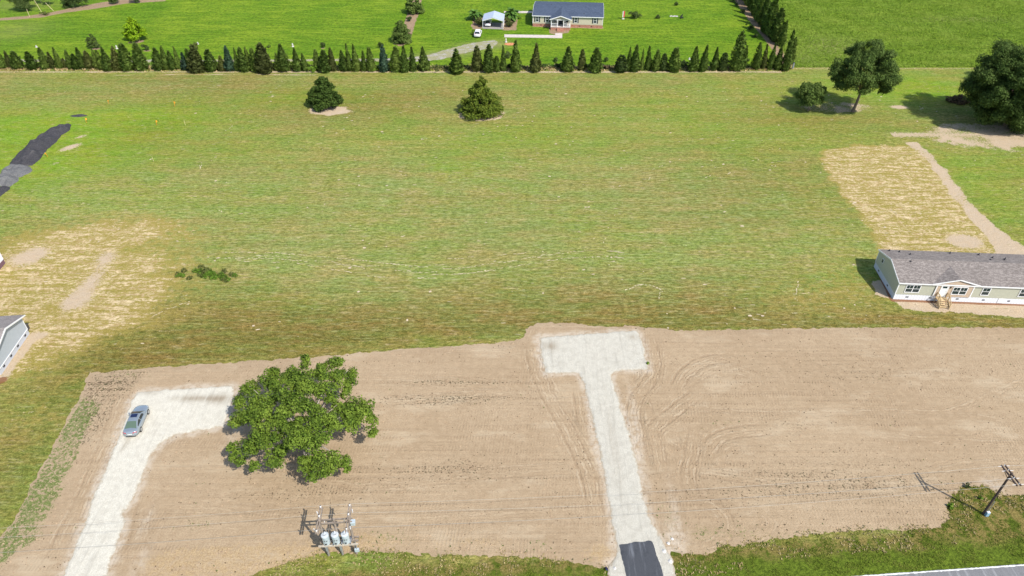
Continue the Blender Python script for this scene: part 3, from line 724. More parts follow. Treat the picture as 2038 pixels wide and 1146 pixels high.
# projecting front gable in tan boards
GX0, GX1, GP = 5.5, 10.85, 8.35
gh = 1.0
g = MB(); g.prism([(GX0, .985), (GX1, .985), (GX1, 3.12), (GP, 3.12+gh-.25), (GX0, 3.12)], 'y', -.10, .06); g.build('gable_wall', M_TANV, hr)
for x in (GX0-.07, GX1-.09):
    MB().box(x, x+.16, -.14, -.103, .985, 3.10).build('corner_trim', M_WHITE, hr)
cg = MB(); zp = zo+gh+.10; yr = (zp-3.15-.03-t)/sl
e0, e1 = GX0-.9, GX1+.9; z0c = zo+.10
cg.add([(e0, -.20, z0c), (GP, -.20, zp), (GP, yr+.4, zp+.0), (e0, .25, z0c+.02), (e1, -.20, z0c), (e1, .25, z0c+.02),
        (e0, -.20, z0c-.12), (GP, -.20, zp-.14), (e1, -.20, z0c-.12)], [(0, 1, 2, 3), (1, 4, 5, 2), (0, 6, 7, 1), (1, 7, 8, 4)])
crf = cg.build('gable_roof', M_SH_GREY, hr)
gt = MB(); gt.bar((e0, -.23, z0c-.06), (GP, -.23, zp-.07), .06, .17); gt.bar((GP, -.23, zp-.07), (e1, -.23, z0c-.06), .06, .17); gt.build('rake_trim', M_WHITE, crf)
so = MB(); so.add([(e0+.1, -.19, z0c-.1), (GP, -.19, zp-.12), (e1-.1, -.19, z0c-.1), (e1-.1, -.005, z0c-.1), (GP, -.005, zp-.12), (e0+.1, -.005, z0c-.1)], [(0, 1, 4, 5), (1, 2, 3, 4)]); so.build('soffit', M_WHITE, crf)
window(hr, 1.15, 1.42, 2.15, 1.45, 0, 2)
window(hr, 7.9, 1.42, 2.15, 1.45, -.10, 2)
window(hr, 12.2, 1.42, 1.2, 1.45, 0, 1)
window(hr, 17.6, 1.42, 1.2, 1.45, 0, 1)
# door with a glazed head
d = MB().box(6.22, 7.14, -.15, -.104, .99, 3.02).build('door', M_DOOR, hr)
dt = MB().box(6.12, 6.22, -.17, -.104, .99, 3.12).box(7.14, 7.24, -.17, -.104, .99, 3.12).box(6.22, 7.14, -.17, -.104, 3.02, 3.12); dt.build('door_frame', M_WHITE, d)
MB().box(6.36, 7.0, -.162, -.151, 2.55, 2.88).build('pane', M_GLASS, d)
MB().box(7.02, 7.08, -.19, -.151, 1.95, 2.02).build('handle', M_GALV, d)
MB().box(7.42, 7.56, -.22, -.104, 2.6, 2.85).build('wall_lamp', M_VENT, hr)
for x in (1.75, 5.15, 9.1, 12.9, 16.6, 20):
    MB().box(x, x+.42, .006, .029, .42, .62).build('skirting_vent', M_VENT, hr)
for y in (2.6, 6.4):
    MB().box(.008, .029, y, y+.42, .42, .62).build('skirting_vent', M_VENT, hr)
MB().box(15.2, 16.0, -.03, .029, .12, .95).build('access_panel', M_WHITE, hr)
fw = MB().box(-.06, -.004, 6.15, 6.75, 2.2, 2.9).build('window', M_WHITE, hr)
MB().box(-.075, -.061, 6.22, 6.68, 2.56, 2.84).build('pane', M_GLASS, fw); MB().box(-.075, -.061, 6.22, 6.68, 2.26, 2.52).build('pane', M_GLASS, fw)
# timber steps in front of the door: lifted away as a thing of its own
st = empty('wooden_steps', HO + Vector((6.55*math.cos(R(3.8)), -6.55*math.sin(R(3.8)), 0)), R(-3.8), 'new yellow pine steps with picket handrails below the front door of the sage house', 'steps')
pl = MB().box(-.6, .95, -1.0, -.12, .80, .86); pl.build('platform', M_PINE, st)
for k, (y, z) in enumerate(((-1.28, .62), (-1.56, .42), (-1.84, .22))):
    MB().box(-.5, .85, y, y+.27, z, z+.05).build('tread', M_PINE, st)
for x in (-.56, .89):
    MB().bar((x, -1.0, .74), (x, -2.0, .08), .05, .24).build('stringer', M_PINE, st)
    for y, z0, z1 in ((-.95, 0, 1.78), (-.2, 0, 1.78), (-1.95, 0, 1.05)):
        MB().box(x-.045, x+.045, y-.045, y+.045, z0, z1).build('post', M_PINE, st)
    MB().bar((x, -.95, 1.74), (x, -1.97, 1.02), .05, .10).build('handrail', M_PINE, st)
    MB().bar((x, -.2, 1.76), (x, -.95, 1.76), .05, .10).build('handrail', M_PINE, st)
    MB().bar((x, -.95, 1.0), (x, -1.95, .32), .05, .08).build('lower_rail', M_PINE, st)
    for k in range(6):
        f = (k+.7)/6.6; y = -.95-f*1.0
        MB().bar((x, y, 1.0-f*.68), (x, y, 1.74-f*.72), .035).build('baluster', M_PINE, st)
    for k in range(4):
        y = -.35-k*.15
        MB().bar((x, y, .86), (x, y, 1.74), .035).build('baluster', M_PINE, st)

# --- grey house cut by the left edge
HL = at(3, 746)
ang = math.atan2(at(55,670).y-HL.y, at(55,670).x-HL.x)
L2 = 20.0; a2 = ang-math.pi/2
hl, rl, sl2, zo2, t2 = gable_house('grey_house', HL - Vector((L2*math.cos(a2), L2*math.sin(a2), 0)), a2, L2, 8.4, .85, 3.15, 1.25, M_GREYS, M_SKIRTG, M_SH_WARM,
    'pale grey sided house with weathered shingle roof, cut off at the left edge', 'house', overs=.45, over=.3)
corner_trim(hl, L2, 8.4, .85, 3.1)
MB().box(L2+.004, L2+.05, 0, 8.4, .80, .92).build('skirting_trim', M_WHITE, hl)
for y in (1.0, 3.0, 5.0, 7.2):
    MB().box(L2-.029, L2-.002, y, y+.42, .35, .6).build('skirting_vent', M_VENT, hl)
window(hl, 16.5, 1.5, 1.2, 1.4, 0, 1); window(hl, 10, 1.5, 2.1, 1.4, 0, 2)
ss_ = MB().box(L2-1.9, L2-.5, 8.41, 9.6, .0, .75); ss_.build('back_step', plain('dark_step', (.07, .065, .06), .9), hl)

# --- white corner at the left edge further back
HW = at(7, 545); L3 = 18
hw, rw, _, _, _ = gable_house('white_house', HW + Vector((-L3-.75, -5.9, 0)), R(4), L3, 7.6, .8, 3.0, 1.0, plain('white_siding', (.72, .72, .76), .6, .3, 0, .04), plain('purple_brown_skirting', (.16, .09, .11), .8),
    M_SH_WARM, 'white house corner with dark skirting just showing at the left edge', 'house')
window(hw, 12, 1.4, 1.2, 1.4)

# --- navy roofed house beyond the hedge
HF = at(1060, 52); aF = math.atan2(-1.94, 20.79)
hf, rfar, slf, zof, tf = gable_house('ranch_house', HF, aF, 20.9, 14.5, .85, 3.15, .95, M_CREAM, M_BRICK, M_SH_NAVY,
    'cream house with navy shingle roof, brick foundation and gabled front porch', 'house', over=.35, overs=.15)
corner_trim(hf, 20.9, 14.5, .85, 3.1)
for x in (.85, 3.8, 12.35, 18.1):
    window(hf, x, 1.35, 1.0, 1.6, 0, 1, True)
for x in (2.3, 13.9, 17.4):
    MB().box(x, x+.45, .008, .027, .3, .52).build('foundation_vent', M_VENT, hf)
for x, y in ((15.2, 1.6), (6.4, 5.6), (5.2, 7.6)):
    roof_vent(rfar, x, y, 3.15+slf*min(y, 14.5-y)+.03+tf)
# porch
PX0, PX1, PY = 5.6, 11.3, -3.0
PM = (PX0+PX1)/2
MB().box(PX0, PX1, PY, .02, 0, .80).build('porch_base', M_BRICK, hf)
MB().box(PX0-.08, PX1+.08, PY-.08, .02, .803, .90).build('porch_floor', M_CONC, hf)
for x in (PX0+.12, PM-.9, PM+.9, PX1-.12):
    MB().box(x-.10, x+.10, PY+.05, PY+.25, .903, 3.02).build('porch_column', M_WHITE, hf)
for x in (PX0+.12, PX1-.12):
    MB().box(x-.08, x+.08, -1.4, -1.24, .903, 3.02).build('porch_column', M_WHITE, hf)
def rail(p, q, n_):
    mb = MB(); mb.bar((p[0], p[1], 1.85), (q[0], q[1], 1.85), .07, .07); mb.bar((p[0], p[1], 1.05), (q[0], q[1], 1.05), .06, .06)
    rr_ = mb.build('porch_railing', M_WHITE, hf)
    for k in range(n_):
        f = (k+.5)/n_; x = p[0]+f*(q[0]-p[0]); y = p[1]+f*(q[1]-p[1])
        MB().bar((x, y, 1.08), (x, y, 1.82), .04).build('baluster', M_WHITE, rr_)
rail((PX0+.22, PY+.15), (PM-1.0, PY+.15), 8); rail((PM+1.0, PY+.15), (PX1-.22, PY+.15), 8)
rail((PX0+.12, PY+.25), (PX0+.12, -.05), 10); rail((PX1-.12, PY+.25), (PX1-.12, -.05), 10)
gz = 1.05; yrr = (3.1+gz-3.15)/slf+.3
pr_ = MB(); ex0, ex1 = PX0-.4, PX1+.4; ze = 3.12
pr_.slab([(ex0, PY-.35, ze), (PM, PY-.35, ze+gz), (PM, yrr+.4, ze+gz), (ex0, .5, ze)], .12)
pr_.slab([(PM, PY-.35, ze+gz+.003), (ex1, PY-.35, ze+.003), (ex1, .5, ze+.003), (PM, yrr+.4, ze+gz+.003)], .12)
pro = pr_.build('porch_roof', M_SH_NAVY, hf)
pt = MB(); pt.bar((ex0-.02, PY-.40, ze-.05), (PM, PY-.40, ze+gz-.05), .07, .22); pt.bar((PM, PY-.40, ze+gz-.05), (ex1+.02, PY-.40, ze-.05), .07, .22); pt.build('rake_trim', M_WHITE, pro)
pg = MB(); pg.prism([(PX0+.1, 3.03), (PX1-.1, 3.03), (PM, 3.0+gz)], 'y', PY+.1, PY+.16); pg.build('porch_gable', M_CREAM, hf)
MB().box(PX0, PX1, PY+.03, PY+.22, 2.86, 3.025).build('porch_beam', M_WHITE, hf)
d = MB().box(PM-.5, PM+.5, -.06, -.004, .92, 2.95).build('door', M_SHUT, hf)
MB().box(PM-.28, PM+.28, -.075, -.061, 1.9, 2.8).build('pane', M_GLASS, d)
window(hf, PX0+.5, 1.4, 1.0, 1.45); window(hf, PX1-1.5, 1.4, 1.0, 1.45)
for k in range(4):
    y = PY-.10-.34*k
    MB().box(PM-1.0, PM+1.0, y-.34, y-.003, 0, .72-.18*k).build('step', M_BRICK, hf)

# ------------------------------------------------------------------ carport
CP = at(960.9, 56.5)
cp = empty('carport', CP, R(-3), 'open silver metal carport with low gabled roof beside the navy roofed house', 'carport')
CW, CD, CE, CR = 6.1, 6.2, 2.4, .95
M_CPROOF = NT('corrugated_roof', .45, .4, .25)
wv = M_CPROOF.N.new('ShaderNodeTexWave'); wv.bands_direction = 'Y'; wv.inputs['Scale'].default_value = 1.1
M_CPROOF.L.new(M_CPROOF.pos(), wv.inputs['Vector']); M_CPROOF.bump(wv.outputs['Fac'], .5, .04)
M_CPROOF = M_CPROOF.color(M_CPROOF.mix(M_CPROOF.noise(2.0, 4, .7), (.42, .48, .60), (.52, .57, .66)))
r_ = MB(); r_.slab([(-.12, -.2, CE), (CW/2, -.2, CE+CR), (CW/2, CD+.2, CE+CR), (-.12, CD+.2, CE)], .05); r_.build('roof_panel', M_CPROOF, cp)
r_ = MB(); r_.slab([(CW/2, -.2, CE+CR+.002), (CW+.12, -.2, CE+.002), (CW+.12, CD+.2, CE+.002), (CW/2, CD+.2, CE+CR+.002)], .05); r_.build('roof_panel', M_CPROOF, cp)
for x in (0, CW):
    for y in (0, CD/3, 2*CD/3, CD):
        MB().box(x-.05, x+.05, y-.05, y+.05, 0, CE-.06).build('post', M_WHITE, cp)
for y in (-.15, CD+.13):
    gb = MB(); gb.bar((-.1, y, CE-.14), (CW/2, y, CE+CR-.14), .04, .22); gb.bar((CW/2, y, CE+CR-.14), (CW+.1, y, CE-.14), .04, .22); gb.build('gable_trim', M_WHITE, cp)
for x in (0, CW):
    s_ = MB().box(x-.03, x+.03, .1, CD-.1, 1.35, 2.3); s_.build('side_panel', M_CPROOF, cp)

# ------------------------------------------------------------------ vehicles
M_TYRE = plain('tyre_rubber', (.02, .02, .02), .85, .2)
M_RIM = plain('alloy_rim', (.45, .46, .47), .35, .5, .7, .05)
M_CGLASS = NT('car_glass', .05, .6).color((.018, .028, .030))
M_REAR_GL = NT('pale_rear_glass', .12, .6).color((.085, .125, .09))
M_RED = NT('tail_lamp_red', .25, .5).color((.42, .012, .02))
M_HEAD = NT('headlamp_lens', .15, .6).color((.62, .64, .66))
M_BLK = plain('black_plastic', (.02, .02, .022), .6)
def interp(tab, x):
    xs_ = [t[0] for t in tab]; return [float(np.interp(x, xs_, [t[k] for t in tab])) for k in range(1, len(tab[0]))]
def car(name, loc, rz, paint, label, shape, dims, sunroof=False, rear_glass=None, group=None):
    """x axis = forward. Lofted lower body, lofted cabin, glass set 1 cm proud of the cabin."""
    L, Wd, Ht = dims; o = empty(name, loc, rz, label, 'car', group); hl_ = L/2
    # stations: x/L, half width factor, bottom z, belt z (top of body at the side), crown z (top of body on centre line)
    body = shape['body']; V = []; F = []; NS = 33; K = 12
    for i in range(NS):
        u = -1+2*i/(NS-1); u = math.sin(u*math.pi/2)*.35+u*.65
        hw_, zb, zt, zc = interp(body, u); hw_ *= Wd/2
        prof = [(0, zb), (.80*hw_, zb), (.95*hw_, zb+.10), (1.0*hw_, zb+.45*(zt-zb)), (.985*hw_, zb+.75*(zt-zb)), (.93*hw_, zt-.03), (.86*hw_, zt+.02), (.55*hw_, zt+.02+.6*(zc-zt)), (0, zc+.02)]
        ring_ = prof + [(-a, z) for a, z in prof[-2:0:-1]]
        V += [(u*hl_, a, z) for a, z in ring_]
    n = len(ring_)
    for i in range(NS-1):
        for k in range(n):
            k2 = (k+1) % n; F.append((i*n+k, (i+1)*n+k, (i+1)*n+k2, i*n+k2))
    F.append(tuple(range(n))); F.append(tuple((NS-1)*n+k for k in range(n))[::-1])
    b = MB(); b.add(V, F); bo = b.build('body', paint, o, smooth=True)
    # cabin
    c = shape['cabin']   # (x rear base, x rear top, x front top, x front base), belt z, half widths base/top
    xb0, xt0, xt1, xb1 = [q*hl_ for q in c['x']]; zb, zt = c['z']; wb, wt = [q*Wd/2 for q in c['w']]
    def sec(x):
        if x < xt0: f = (x-xb0)/(xt0-xb0)
        elif x > xt1: f = (xb1-x)/(xb1-xt1)
        else: f = 1
        return f
    V = []; F = []; XS = [xb0, xb0*.5+xt0*.5, xt0, xt0+.12*(xt1-xt0), (xt0+xt1)/2, xt1-.1*(xt1-xt0), xt1, xt1*.5+xb1*.5, xb1]
    for x in XS:
        f = sec(x); f2 = math.sin(f*math.pi/2)**.9 if f < 1 else 1; z = zb+(zt-zb)*(f*.86+.14*f2); w0 = wb; w1 = wb+(wt-wb)*f
        mid = .045*f
        ring_ = [(w0, zb-.08), (w1, z), (w1*.86, z+.045*f), (w1*.4, z+.03*f+mid), (0, z+.035*f+mid)]
        ring_ += [(-a, q) for a, q in ring_[-2::-1]]
        V += [(x, a, q) for a, q in ring_]
    n = len(ring_)
    for i in range(len(XS)-1):
        for k in range(n-1): F.append((i*n+k, (i+1)*n+k, (i+1)*n+k+1, i*n+k+1))
    F.append(tuple(range(n))); F.append(tuple((len(XS)-1)*n+k for k in range(n))[::-1])
    b = MB(); b.add(V, F); cab = b.build('cabin', paint, o, smooth=False)
    def pt(x, side, v, out=.012):
        f = sec(x); z1 = zb+(zt-zb)*f; w = wb+(wt-wb)*f
        y = wb+(w-wb)*v; z = zb-.08+(z1-zb+.08)*v
        return (x, side*(y+out), z)
    for sgn in (-1, 1):
        segs = c.get('side', [(.14, .47), (.50, .80)])
        for a, e in segs:
            x0 = xb0+(xb1-xb0)*a; x1 = xb0+(xb1-xb0)*e; xm = [x0, x0+.33*(x1-x0), x0+.67*(x1-x0), x1]
            q = [pt(x, sgn, .22) for x in xm]+[pt(x, sgn, .88) for x in xm[::-1]]
            g = MB(); g.add(q, [(0, 1, 6, 7), (1, 2, 5, 6), (2, 3, 4, 5)]); g.build('side_window', M_CGLASS, o)
    # windscreen and rear window: bands across the sloping ends
    def band(xa, xc, nm, mat, wf=.9):
        rows_ = []
        for x in (xa, (xa+xc)/2, xc):
            f = sec(x); f2 = math.sin(min(f, 1)*math.pi/2)**.9 if f < 1 else 1; z = zb+(zt-zb)*(f*.86+.14*f2)+.012; w1 = (wb+(wt-wb)*f)
            rows_.append([(x, w1*.86, z+.045*f+.012), (x, w1*.4, z+.075*f+.012), (x, 0, z+.08*f+.012), (x, -w1*.4, z+.075*f+.012), (x, -w1*.86, z+.045*f+.012)])
        g = MB(); g.add(sum(rows_, []), [(i*5+k, i*5+k+1, (i+1)*5+k+1, (i+1)*5+k) for i in range(2) for k in range(4)]); g.build(nm, mat, o)
    band(xb1-.06*(xb1-xt1), xt1+.06*(xb1-xt1), 'windscreen', M_CGLASS)
    band(xb0+.10*(xt0-xb0), xt0-.06*(xt0-xb0), 'rear_window', rear_glass or M_CGLASS)
    if sunroof:
        x0, x1 = xt1-.62, xt1-.10; z = zt+.118; g = MB().box(x0, x1, -wt*.62, wt*.62, z-.03, z); g.build('sunroof', NT('sunroof_glass', .05, .6).color((.012, .02, .06)), o)
    if shape.get('rails'):
        for s_ in (-1, 1): MB().bar((xt0*.9, s_*wt*.88, zt+.10), (xt1*.9, s_*wt*.88, zt+.10), .04).build('roof_rail', M_RIM, o)
    # wheels
    for fx in shape['axles']:
        for s_ in (-1, 1):
            y = s_*(Wd/2-.11); x = fx*hl_; rd = shape['wheel']
            ti = MB().tube([(x, y-.11, rd), (x, y+.11, rd)], rd, 20).build('wheel', M_TYRE, o)
            MB().tube([(x, s_*(Wd/2-.005)-.012, rd), (x, s_*(Wd/2-.005)+.012, rd)], rd*.66, 12).build('rim', M_RIM, ti)
    # lamps, plate, mirrors, bumpers
    zt_ = shape['lampz']
    for s_ in (-1, 1):
        w_, = [interp(body, -.95)[0]*Wd/2]
        q = MB(); q.bar((-hl_*.975, s_*w_*.50, zt_), (-hl_*.91, s_*w_*1.0, zt_+.03), .16, shape.get('lamph', .17)); q.build('tail_lamp', M_RED, o, bevel=.015)
        w_ = interp(body, .95)[0]*Wd/2
        q = MB(); q.bar((hl_*.925, s_*w_*.72, .63), (hl_*.83, s_*w_*1.04, .67), .10, .11); q.build('headlamp', M_HEAD, o, bevel=.015)
        q = MB(); q.box(xb1-.42, xb1-.24, s_*(Wd/2)+(-.16 if s_ < 0 else -.02), s_*(Wd/2)+(.02 if s_ < 0 else .16), zb-.02, zb+.11); q.build('wing_mirror', paint, o, bevel=.02)
    MB().box(-hl_*1.003, -hl_*.96, -.26, .26, .60, .73).build('number_plate', M_HEAD, o)
    MB().box(-hl_*.99, -hl_*.92, -.62*Wd/2, .62*Wd/2, .24, .34).build('bumper_insert', M_BLK, o)
    MB().box(hl_*.955, hl_*.995, -.35, .35, .45, .60).build('grille', M_BLK, o)
    return o
SEDAN = dict(body=[(-1, .66, .38, .78, .80), (-.975, .80, .30, .90, .94), (-.93, .88, .27, .95, 1.0), (-.85, .94, .24, .96, 1.03), (-.72, .98, .22, .96, 1.03), (-.3, 1., .19, .93, .98), (.2, 1., .19, .90, .95), (.5, .99, .19, .84, .94), (.75, .95, .22, .76, .87), (.88, .87, .25, .68, .79), (.95, .76, .28, .62, .72), (.985, .60, .32, .57, .65), (1, .42, .38, .53, .58)],
    cabin=dict(x=(-.78, -.36, .12, .46), z=(.93, 1.33), w=(.90, .66)), axles=(-.57, .60), wheel=.33, lampz=.83)
SUV = dict(body=[(-1, .84, .42, .95, .98), (-.96, .93, .32, 1.05, 1.08), (-.7, 1., .27, 1.08, 1.12), (.1, 1., .27, 1.04, 1.1), (.5, .99, .27, 1.0, 1.10), (.8, .95, .3, .92, 1.04), (.95, .87, .35, .80, .90), (1, .76, .45, .7, .78)],
    cabin=dict(x=(-.965, -.78, .16, .44), z=(1.06, 1.62), w=(.93, .76), side=[(.10, .34), (.37, .58), (.61, .82)]), axles=(-.57, .60), wheel=.37, lampz=1.0, lamph=.22, rails=True)
cs = plain('silver_paint', (.34, .39, .43), .22, .6, .55, .03, 1)
cw = plain('white_paint', (.78, .76, .80), .25, .6, 0, .02, 1)
r0, f0 = at(279.8, 857), at(292.4, 827)
hd = math.atan2(f0.y-r0.y, f0.x-r0.x); mid = (r0+f0)/2 + Vector((-math.sin(hd), math.cos(hd), 0))*.86
mid.z = .12; mid.x += .22
car('sedan', mid, hd, cs, 'silver four door car with a sunroof parked on the white gravel driveway', SEDAN, (4.85, 1.84, 1.47), True, M_REAR_GL)
p = at(951.5, 70.5); p.z = .02
car('parked_car', p, R(86), cw, 'white car parked out in the open on the grass before the carport', SUV, (4.7, 1.92, 1.7))
p = CP + Vector((1.55, 3.2, .1))
car('parked_car', p, R(87), cw, 'white car parked under the silver carport roof', SUV, (4.7, 1.9, 1.75))

# ------------------------------------------------------------------ transformer rack and utility pole
M_POLE = plain('weathered_pole', (.23, .19, .155), .9, .2, 0, .3, 4)
M_POLED = plain('dark_creosote_pole', (.085, .062, .055), .9, .2, 0, .3, 4)
M_STEELT = plain('transformer_grey', (.52, .60, .64), .35, .5, .3, .08, 3)
M_PORC = plain('porcelain', (.62, .62, .62), .3, .5)
M_LID = plain('transformer_lid', (.52, .56, .58), .4, .5, .2, .1, 4)
M_DARK = plain('dark_insulator', (.045, .035, .035), .4)
RB1 = at(654.5, 1104.5); rz = R(4.1)
rk = empty('transformer_rack', RB1, rz, 'three pole timber rack carrying three grey transformers above the road verge', 'transformer rack')
SPX, HP = 1.43, 6.2
def part_post(x):
    p_ = MB().tube([(x, 0, -.1), (x, 0, 3), (x, 0, HP)], [.15, .135, .115], 10).build('pole', M_POLE, rk); return p_
for k in range(3):
    part_post(k*SPX)
for y in (-.20, .20):
    MB().box(-.45, 2*SPX+.55, y-.06, y+.06, 2.45, 2.72).build('platform_beam', M_POLE, rk)
    MB().box(-.35, 2*SPX+.35, y-.05, y+.05, 5.75, 5.92).build('crossarm', M_POLE, rk)
MB().box(-.5, 2*SPX+.6, -.75, -.62, 2.62, 2.80).build('platform_beam', plain('pale_timber', (.42, .37, .30), .9, .2, 0, .15, 5), rk)
for x in (.1, .9, 1.75, 2.6):
    MB().box(x, x+.12, -.72, .5, 2.73, 2.80).build('platform_joist', M_GALV, rk)
for k in range(3):
    x = .32+k*.98; y = -.42
    tr = MB(); tr.tube([(x, y, 2.83), (x, y, 2.90), (x, y, 4.12), (x, y, 4.18)], [.30, .36, .36, .34], 20); tk = tr.build('transformer', M_STEELT, rk, smooth=False)
    MB().tube([(x, y, 4.18), (x, y, 4.23), (x, y, 4.30)], [.375, .375, .12], 20).build('lid', M_LID, tk)
    MB().tube([(x-.16, y-.08, 4.30), (x-.02, y-.12, 4.32), (x+.16, y-.03, 4.30)], .018, 6).build('lifting_bail', M_DARK, tk)
    MB().tube([(x, y+.15, 4.2), (x, y+.15, 4.56)], [.07, .04], 8).build('bushing', M_PORC, tk)
    for dx in (-.2, 0, .2):
        MB().tube([(x+dx, y-.36, 3.75), (x+dx, y-.47, 3.78)], .035, 6).build('terminal', M_DARK, tk)
    MB().box(x-.09, x+.09, y-.375, y-.352, 3.05, 3.25).build('rating_plate', M_DARK, tk)
    a_ = MB().tube([(x+.05, .28, 5.35), (x+.05, .28, 5.75)], [.06, .05], 8).build('cutout', M_PORC, rk)
    MB().tube([(x+.05, .2, 5.6), (x, -.27, 4.56)], .014, 5).build('lead_wire', M_DARK, rk)
for k, x in enumerate((0, 2*SPX)):
    for dy in (0,):
        MB().box(x-.17, x-.06, -1.45, 1.55, HP-.25, HP-.10).build('crossarm', M_POLE, rk); MB().box(x+.06, x+.17, -1.45, 1.55, HP-.25, HP-.10).build('crossarm', M_POLE, rk)
    for y in (-1.3, .35, 1.4):
        i_ = MB().tube([(x, y, HP-.12), (x, y, HP+.10), (x, y, HP+.16), (x, y, HP+.30)], [.03, .04, .10, .06], 10).build('insulator', M_PORC, rk)
        MB().tube([(x, y, HP+.30), (x, y, HP+.36)], .05, 8).build('insulator_cap', M_DARK, i_)
    for y in (-1.0, .9):
        sgn = -1 if k == 0 else 1
        MB().tube([(x+sgn*.28, y, HP-.35), (x+sgn*.30, y, HP+.05)], [.055, .05], 8).build('arrester', M_PORC, rk)
MB().box(2*SPX+.16, 2*SPX+.62, -.35, .10, 5.35, 5.85).build('switch_box', M_STEELT, rk, bevel=.03)
MB().box(2*SPX-.05, 2*SPX+.42, -.36, -.16, .75, 1.25).build('meter_box', M_STEELT, rk, bevel=.02)
MB().tube([(2*SPX+.2, -.26, 1.26), (2*SPX+.2, -.26, 2.45)], .05, 8).build('conduit', M_GALV, rk)
for k in range(2):
    MB().tube([(k*SPX+.05, -.17, .2), (k*SPX+.05, -.17, 2.4)], .045, 8).build('conduit', M_GALV, rk)
    MB().box(k*SPX-.06, k*SPX+.14, -.23, -.13, 1.05, 1.8).build('ground_cover', M_GALV, rk)

UB = at(1957, 1022)
up = empty('utility_pole', UB, R(4.1), 'dark wooden utility pole with double crossarm leaning over the grassy mound', 'utility pole')
LX, LY, UH = -.55, -.45, 7.7
tp = Vector((LX, LY, UH))
MB().tube([(0, 0, -.2), tp*.5, tp], [.14, .12, .10], 12).build('pole', M_POLED, up)
for dx in (-.19, .19):
    c_ = Vector((LX*.955+dx, LY*.955, UH*.955)); MB().bar(c_+Vector((0, -1.35, 0)), c_+Vector((0, 1.25, 0)), .11, .14).build('crossarm', M_POLED, up)
for dy in (-1.2, -.45, .5, 1.1):
    c_ = Vector((LX*.955, LY*.955+dy, UH*.955+.06))
    MB().tube([c_, c_+Vector((0, 0, .18))], [.05, .03], 8).build('insulator', M_PORC, up)
    for s_ in (-1, 1):
        MB().tube([c_+Vector((s_*.25, 0, -.04)), c_+Vector((s_*.62, 0, -.06))], [.03, .022], 6).build('strain_insulator', M_PORC, up)
MB().tube([tp*.93+Vector((.2, -.15, -.4)), tp*.93+Vector((.26, -.15, .0))], [.07, .06], 8).build('arrester', M_PORC, up)
MB().bar(tp*.955+Vector((-.19, .9, -.05)), tp*.86, .05).build('brace', M_POLED, up); MB().bar(tp*.955+Vector((-.19, -1.0, -.05)), tp*.86, .05).build('brace', M_POLED, up)
MB().box(-.05, .33, -.42, -.14, .02, .62).build('utility_box', plain('blue_grey_box', (.20, .33, .42), .5), up, bevel=.02)
MB().box(-.03, .31, -.40, -.16, .625, .70).build('box_lid', M_PORC, up, bevel=.01)
MB().tube([(.14, -.2, .6), (.12, -.19, 2.4)], .035, 8).build('conduit', M_GALV, up)
# wires
M_WIRE = plain('aluminium_wire', (.42, .39, .34), .5, .4, .4)
def w2(o_, v):
    return o_.matrix_world @ Vector(v)
bpy.context.view_layer.update()
def wire(a, b_, sag, label, rad=.012):
    pts = []
    for k in range(25):
        f = k/24; q = a.lerp(b_, f); q.z -= sag*4*f*(1-f); pts.append(q)
    o_ = MB().tube(pts, rad, 5).build('power_line', M_WIRE)
    tag(o_, label, 'power line', 'power lines along the road')
for k, (y, dy) in enumerate(((-1.3, -1.2), (.35, -.45), (1.4, 1.1))):
    nm = ('nearest the road', 'in the middle of the three', 'furthest from the road')[k]
    a = w2(rk, (2*SPX, y, HP+.33)); b_ = w2(up, (LX*.955-.62, LY*.955+dy, UH*.955))
    wire(a, b_, .9, f'thin pale wire from rack to utility pole, {nm}')
    a = w2(rk, (0, y, HP+.33)); b_ = a + Vector((-62, -62*RS, .8))
    wire(a, b_, .9, f'thin pale wire running left from the transformer rack, {nm}')
    wire(w2(rk, (.12, y, HP+.33)), w2(rk, (2*SPX-.12, y, HP+.33)), .05, f'short wire between the two end crossarms of the rack, {nm}')
    a = w2(up, (LX*.955+.62, LY*.955+dy, UH*.955)); wire(a, a+Vector((45, 45*RS, 1)), .7, f'thin pale wire leaving the utility pole to the right, {nm}')

# ------------------------------------------------------------------ vegetation
def mat_leaf(name, lo, hi, tip, sc=.8):
    n = NT(name, .75, .15)
    f = n.geo('Random Per Island'); k = n.noise(sc, 3, .7); rnd = n.orand()
    c = n.mix(f, lo, hi); c = n.mix(n.ss(k, .4, .7, 0, .65), c, tip)
    h = n.N.new('ShaderNodeHueSaturation'); n.L.new(c, h.inputs['Color']); n.put(h.inputs['Value'], n.ss(rnd, 0, 1, .75, 1.25)); n.put(h.inputs['Hue'], n.ss(rnd, 0, 1, .508, .492))
    n.color(h.outputs[0])
    tr = n.N.new('ShaderNodeBsdfTranslucent'); n.L.new(h.outputs[0], tr.inputs[0]); ms = n.N.new('ShaderNodeMixShader'); ms.inputs[0].default_value = .15
    n.L.new(n.b.outputs[0], ms.inputs[1]); n.L.new(tr.outputs[0], ms.inputs[2]); n.L.new(ms.outputs[0], n.N['Material Output'].inputs[0])
    return n.m
ML_CYP = mat_leaf('cypress_foliage', (.030, .062, .009), (.125, .190, .034), (.155, .205, .042), 1.2)
ML_OLV = mat_leaf('olive_cypress_foliage', (.045, .060, .012), (.125, .145, .038), (.14, .15, .05), 1.2)
ML_BLU = mat_leaf('blue_cypress_foliage', (.014, .036, .022), (.055, .10, .060), (.07, .12, .075), 1.2)
ML_OAK = mat_leaf('oak_foliage', (.017, .042, .005), (.108, .178, .020), (.155, .225, .030), .5)
ML_DRK = mat_leaf('dark_broadleaf', (.028, .058, .010), (.120, .185, .036), (.17, .23, .055), .6)
ML_MAG = mat_leaf('magnolia_foliage', (.020, .042, .007), (.090, .145, .022), (.13, .19, .035), .8)
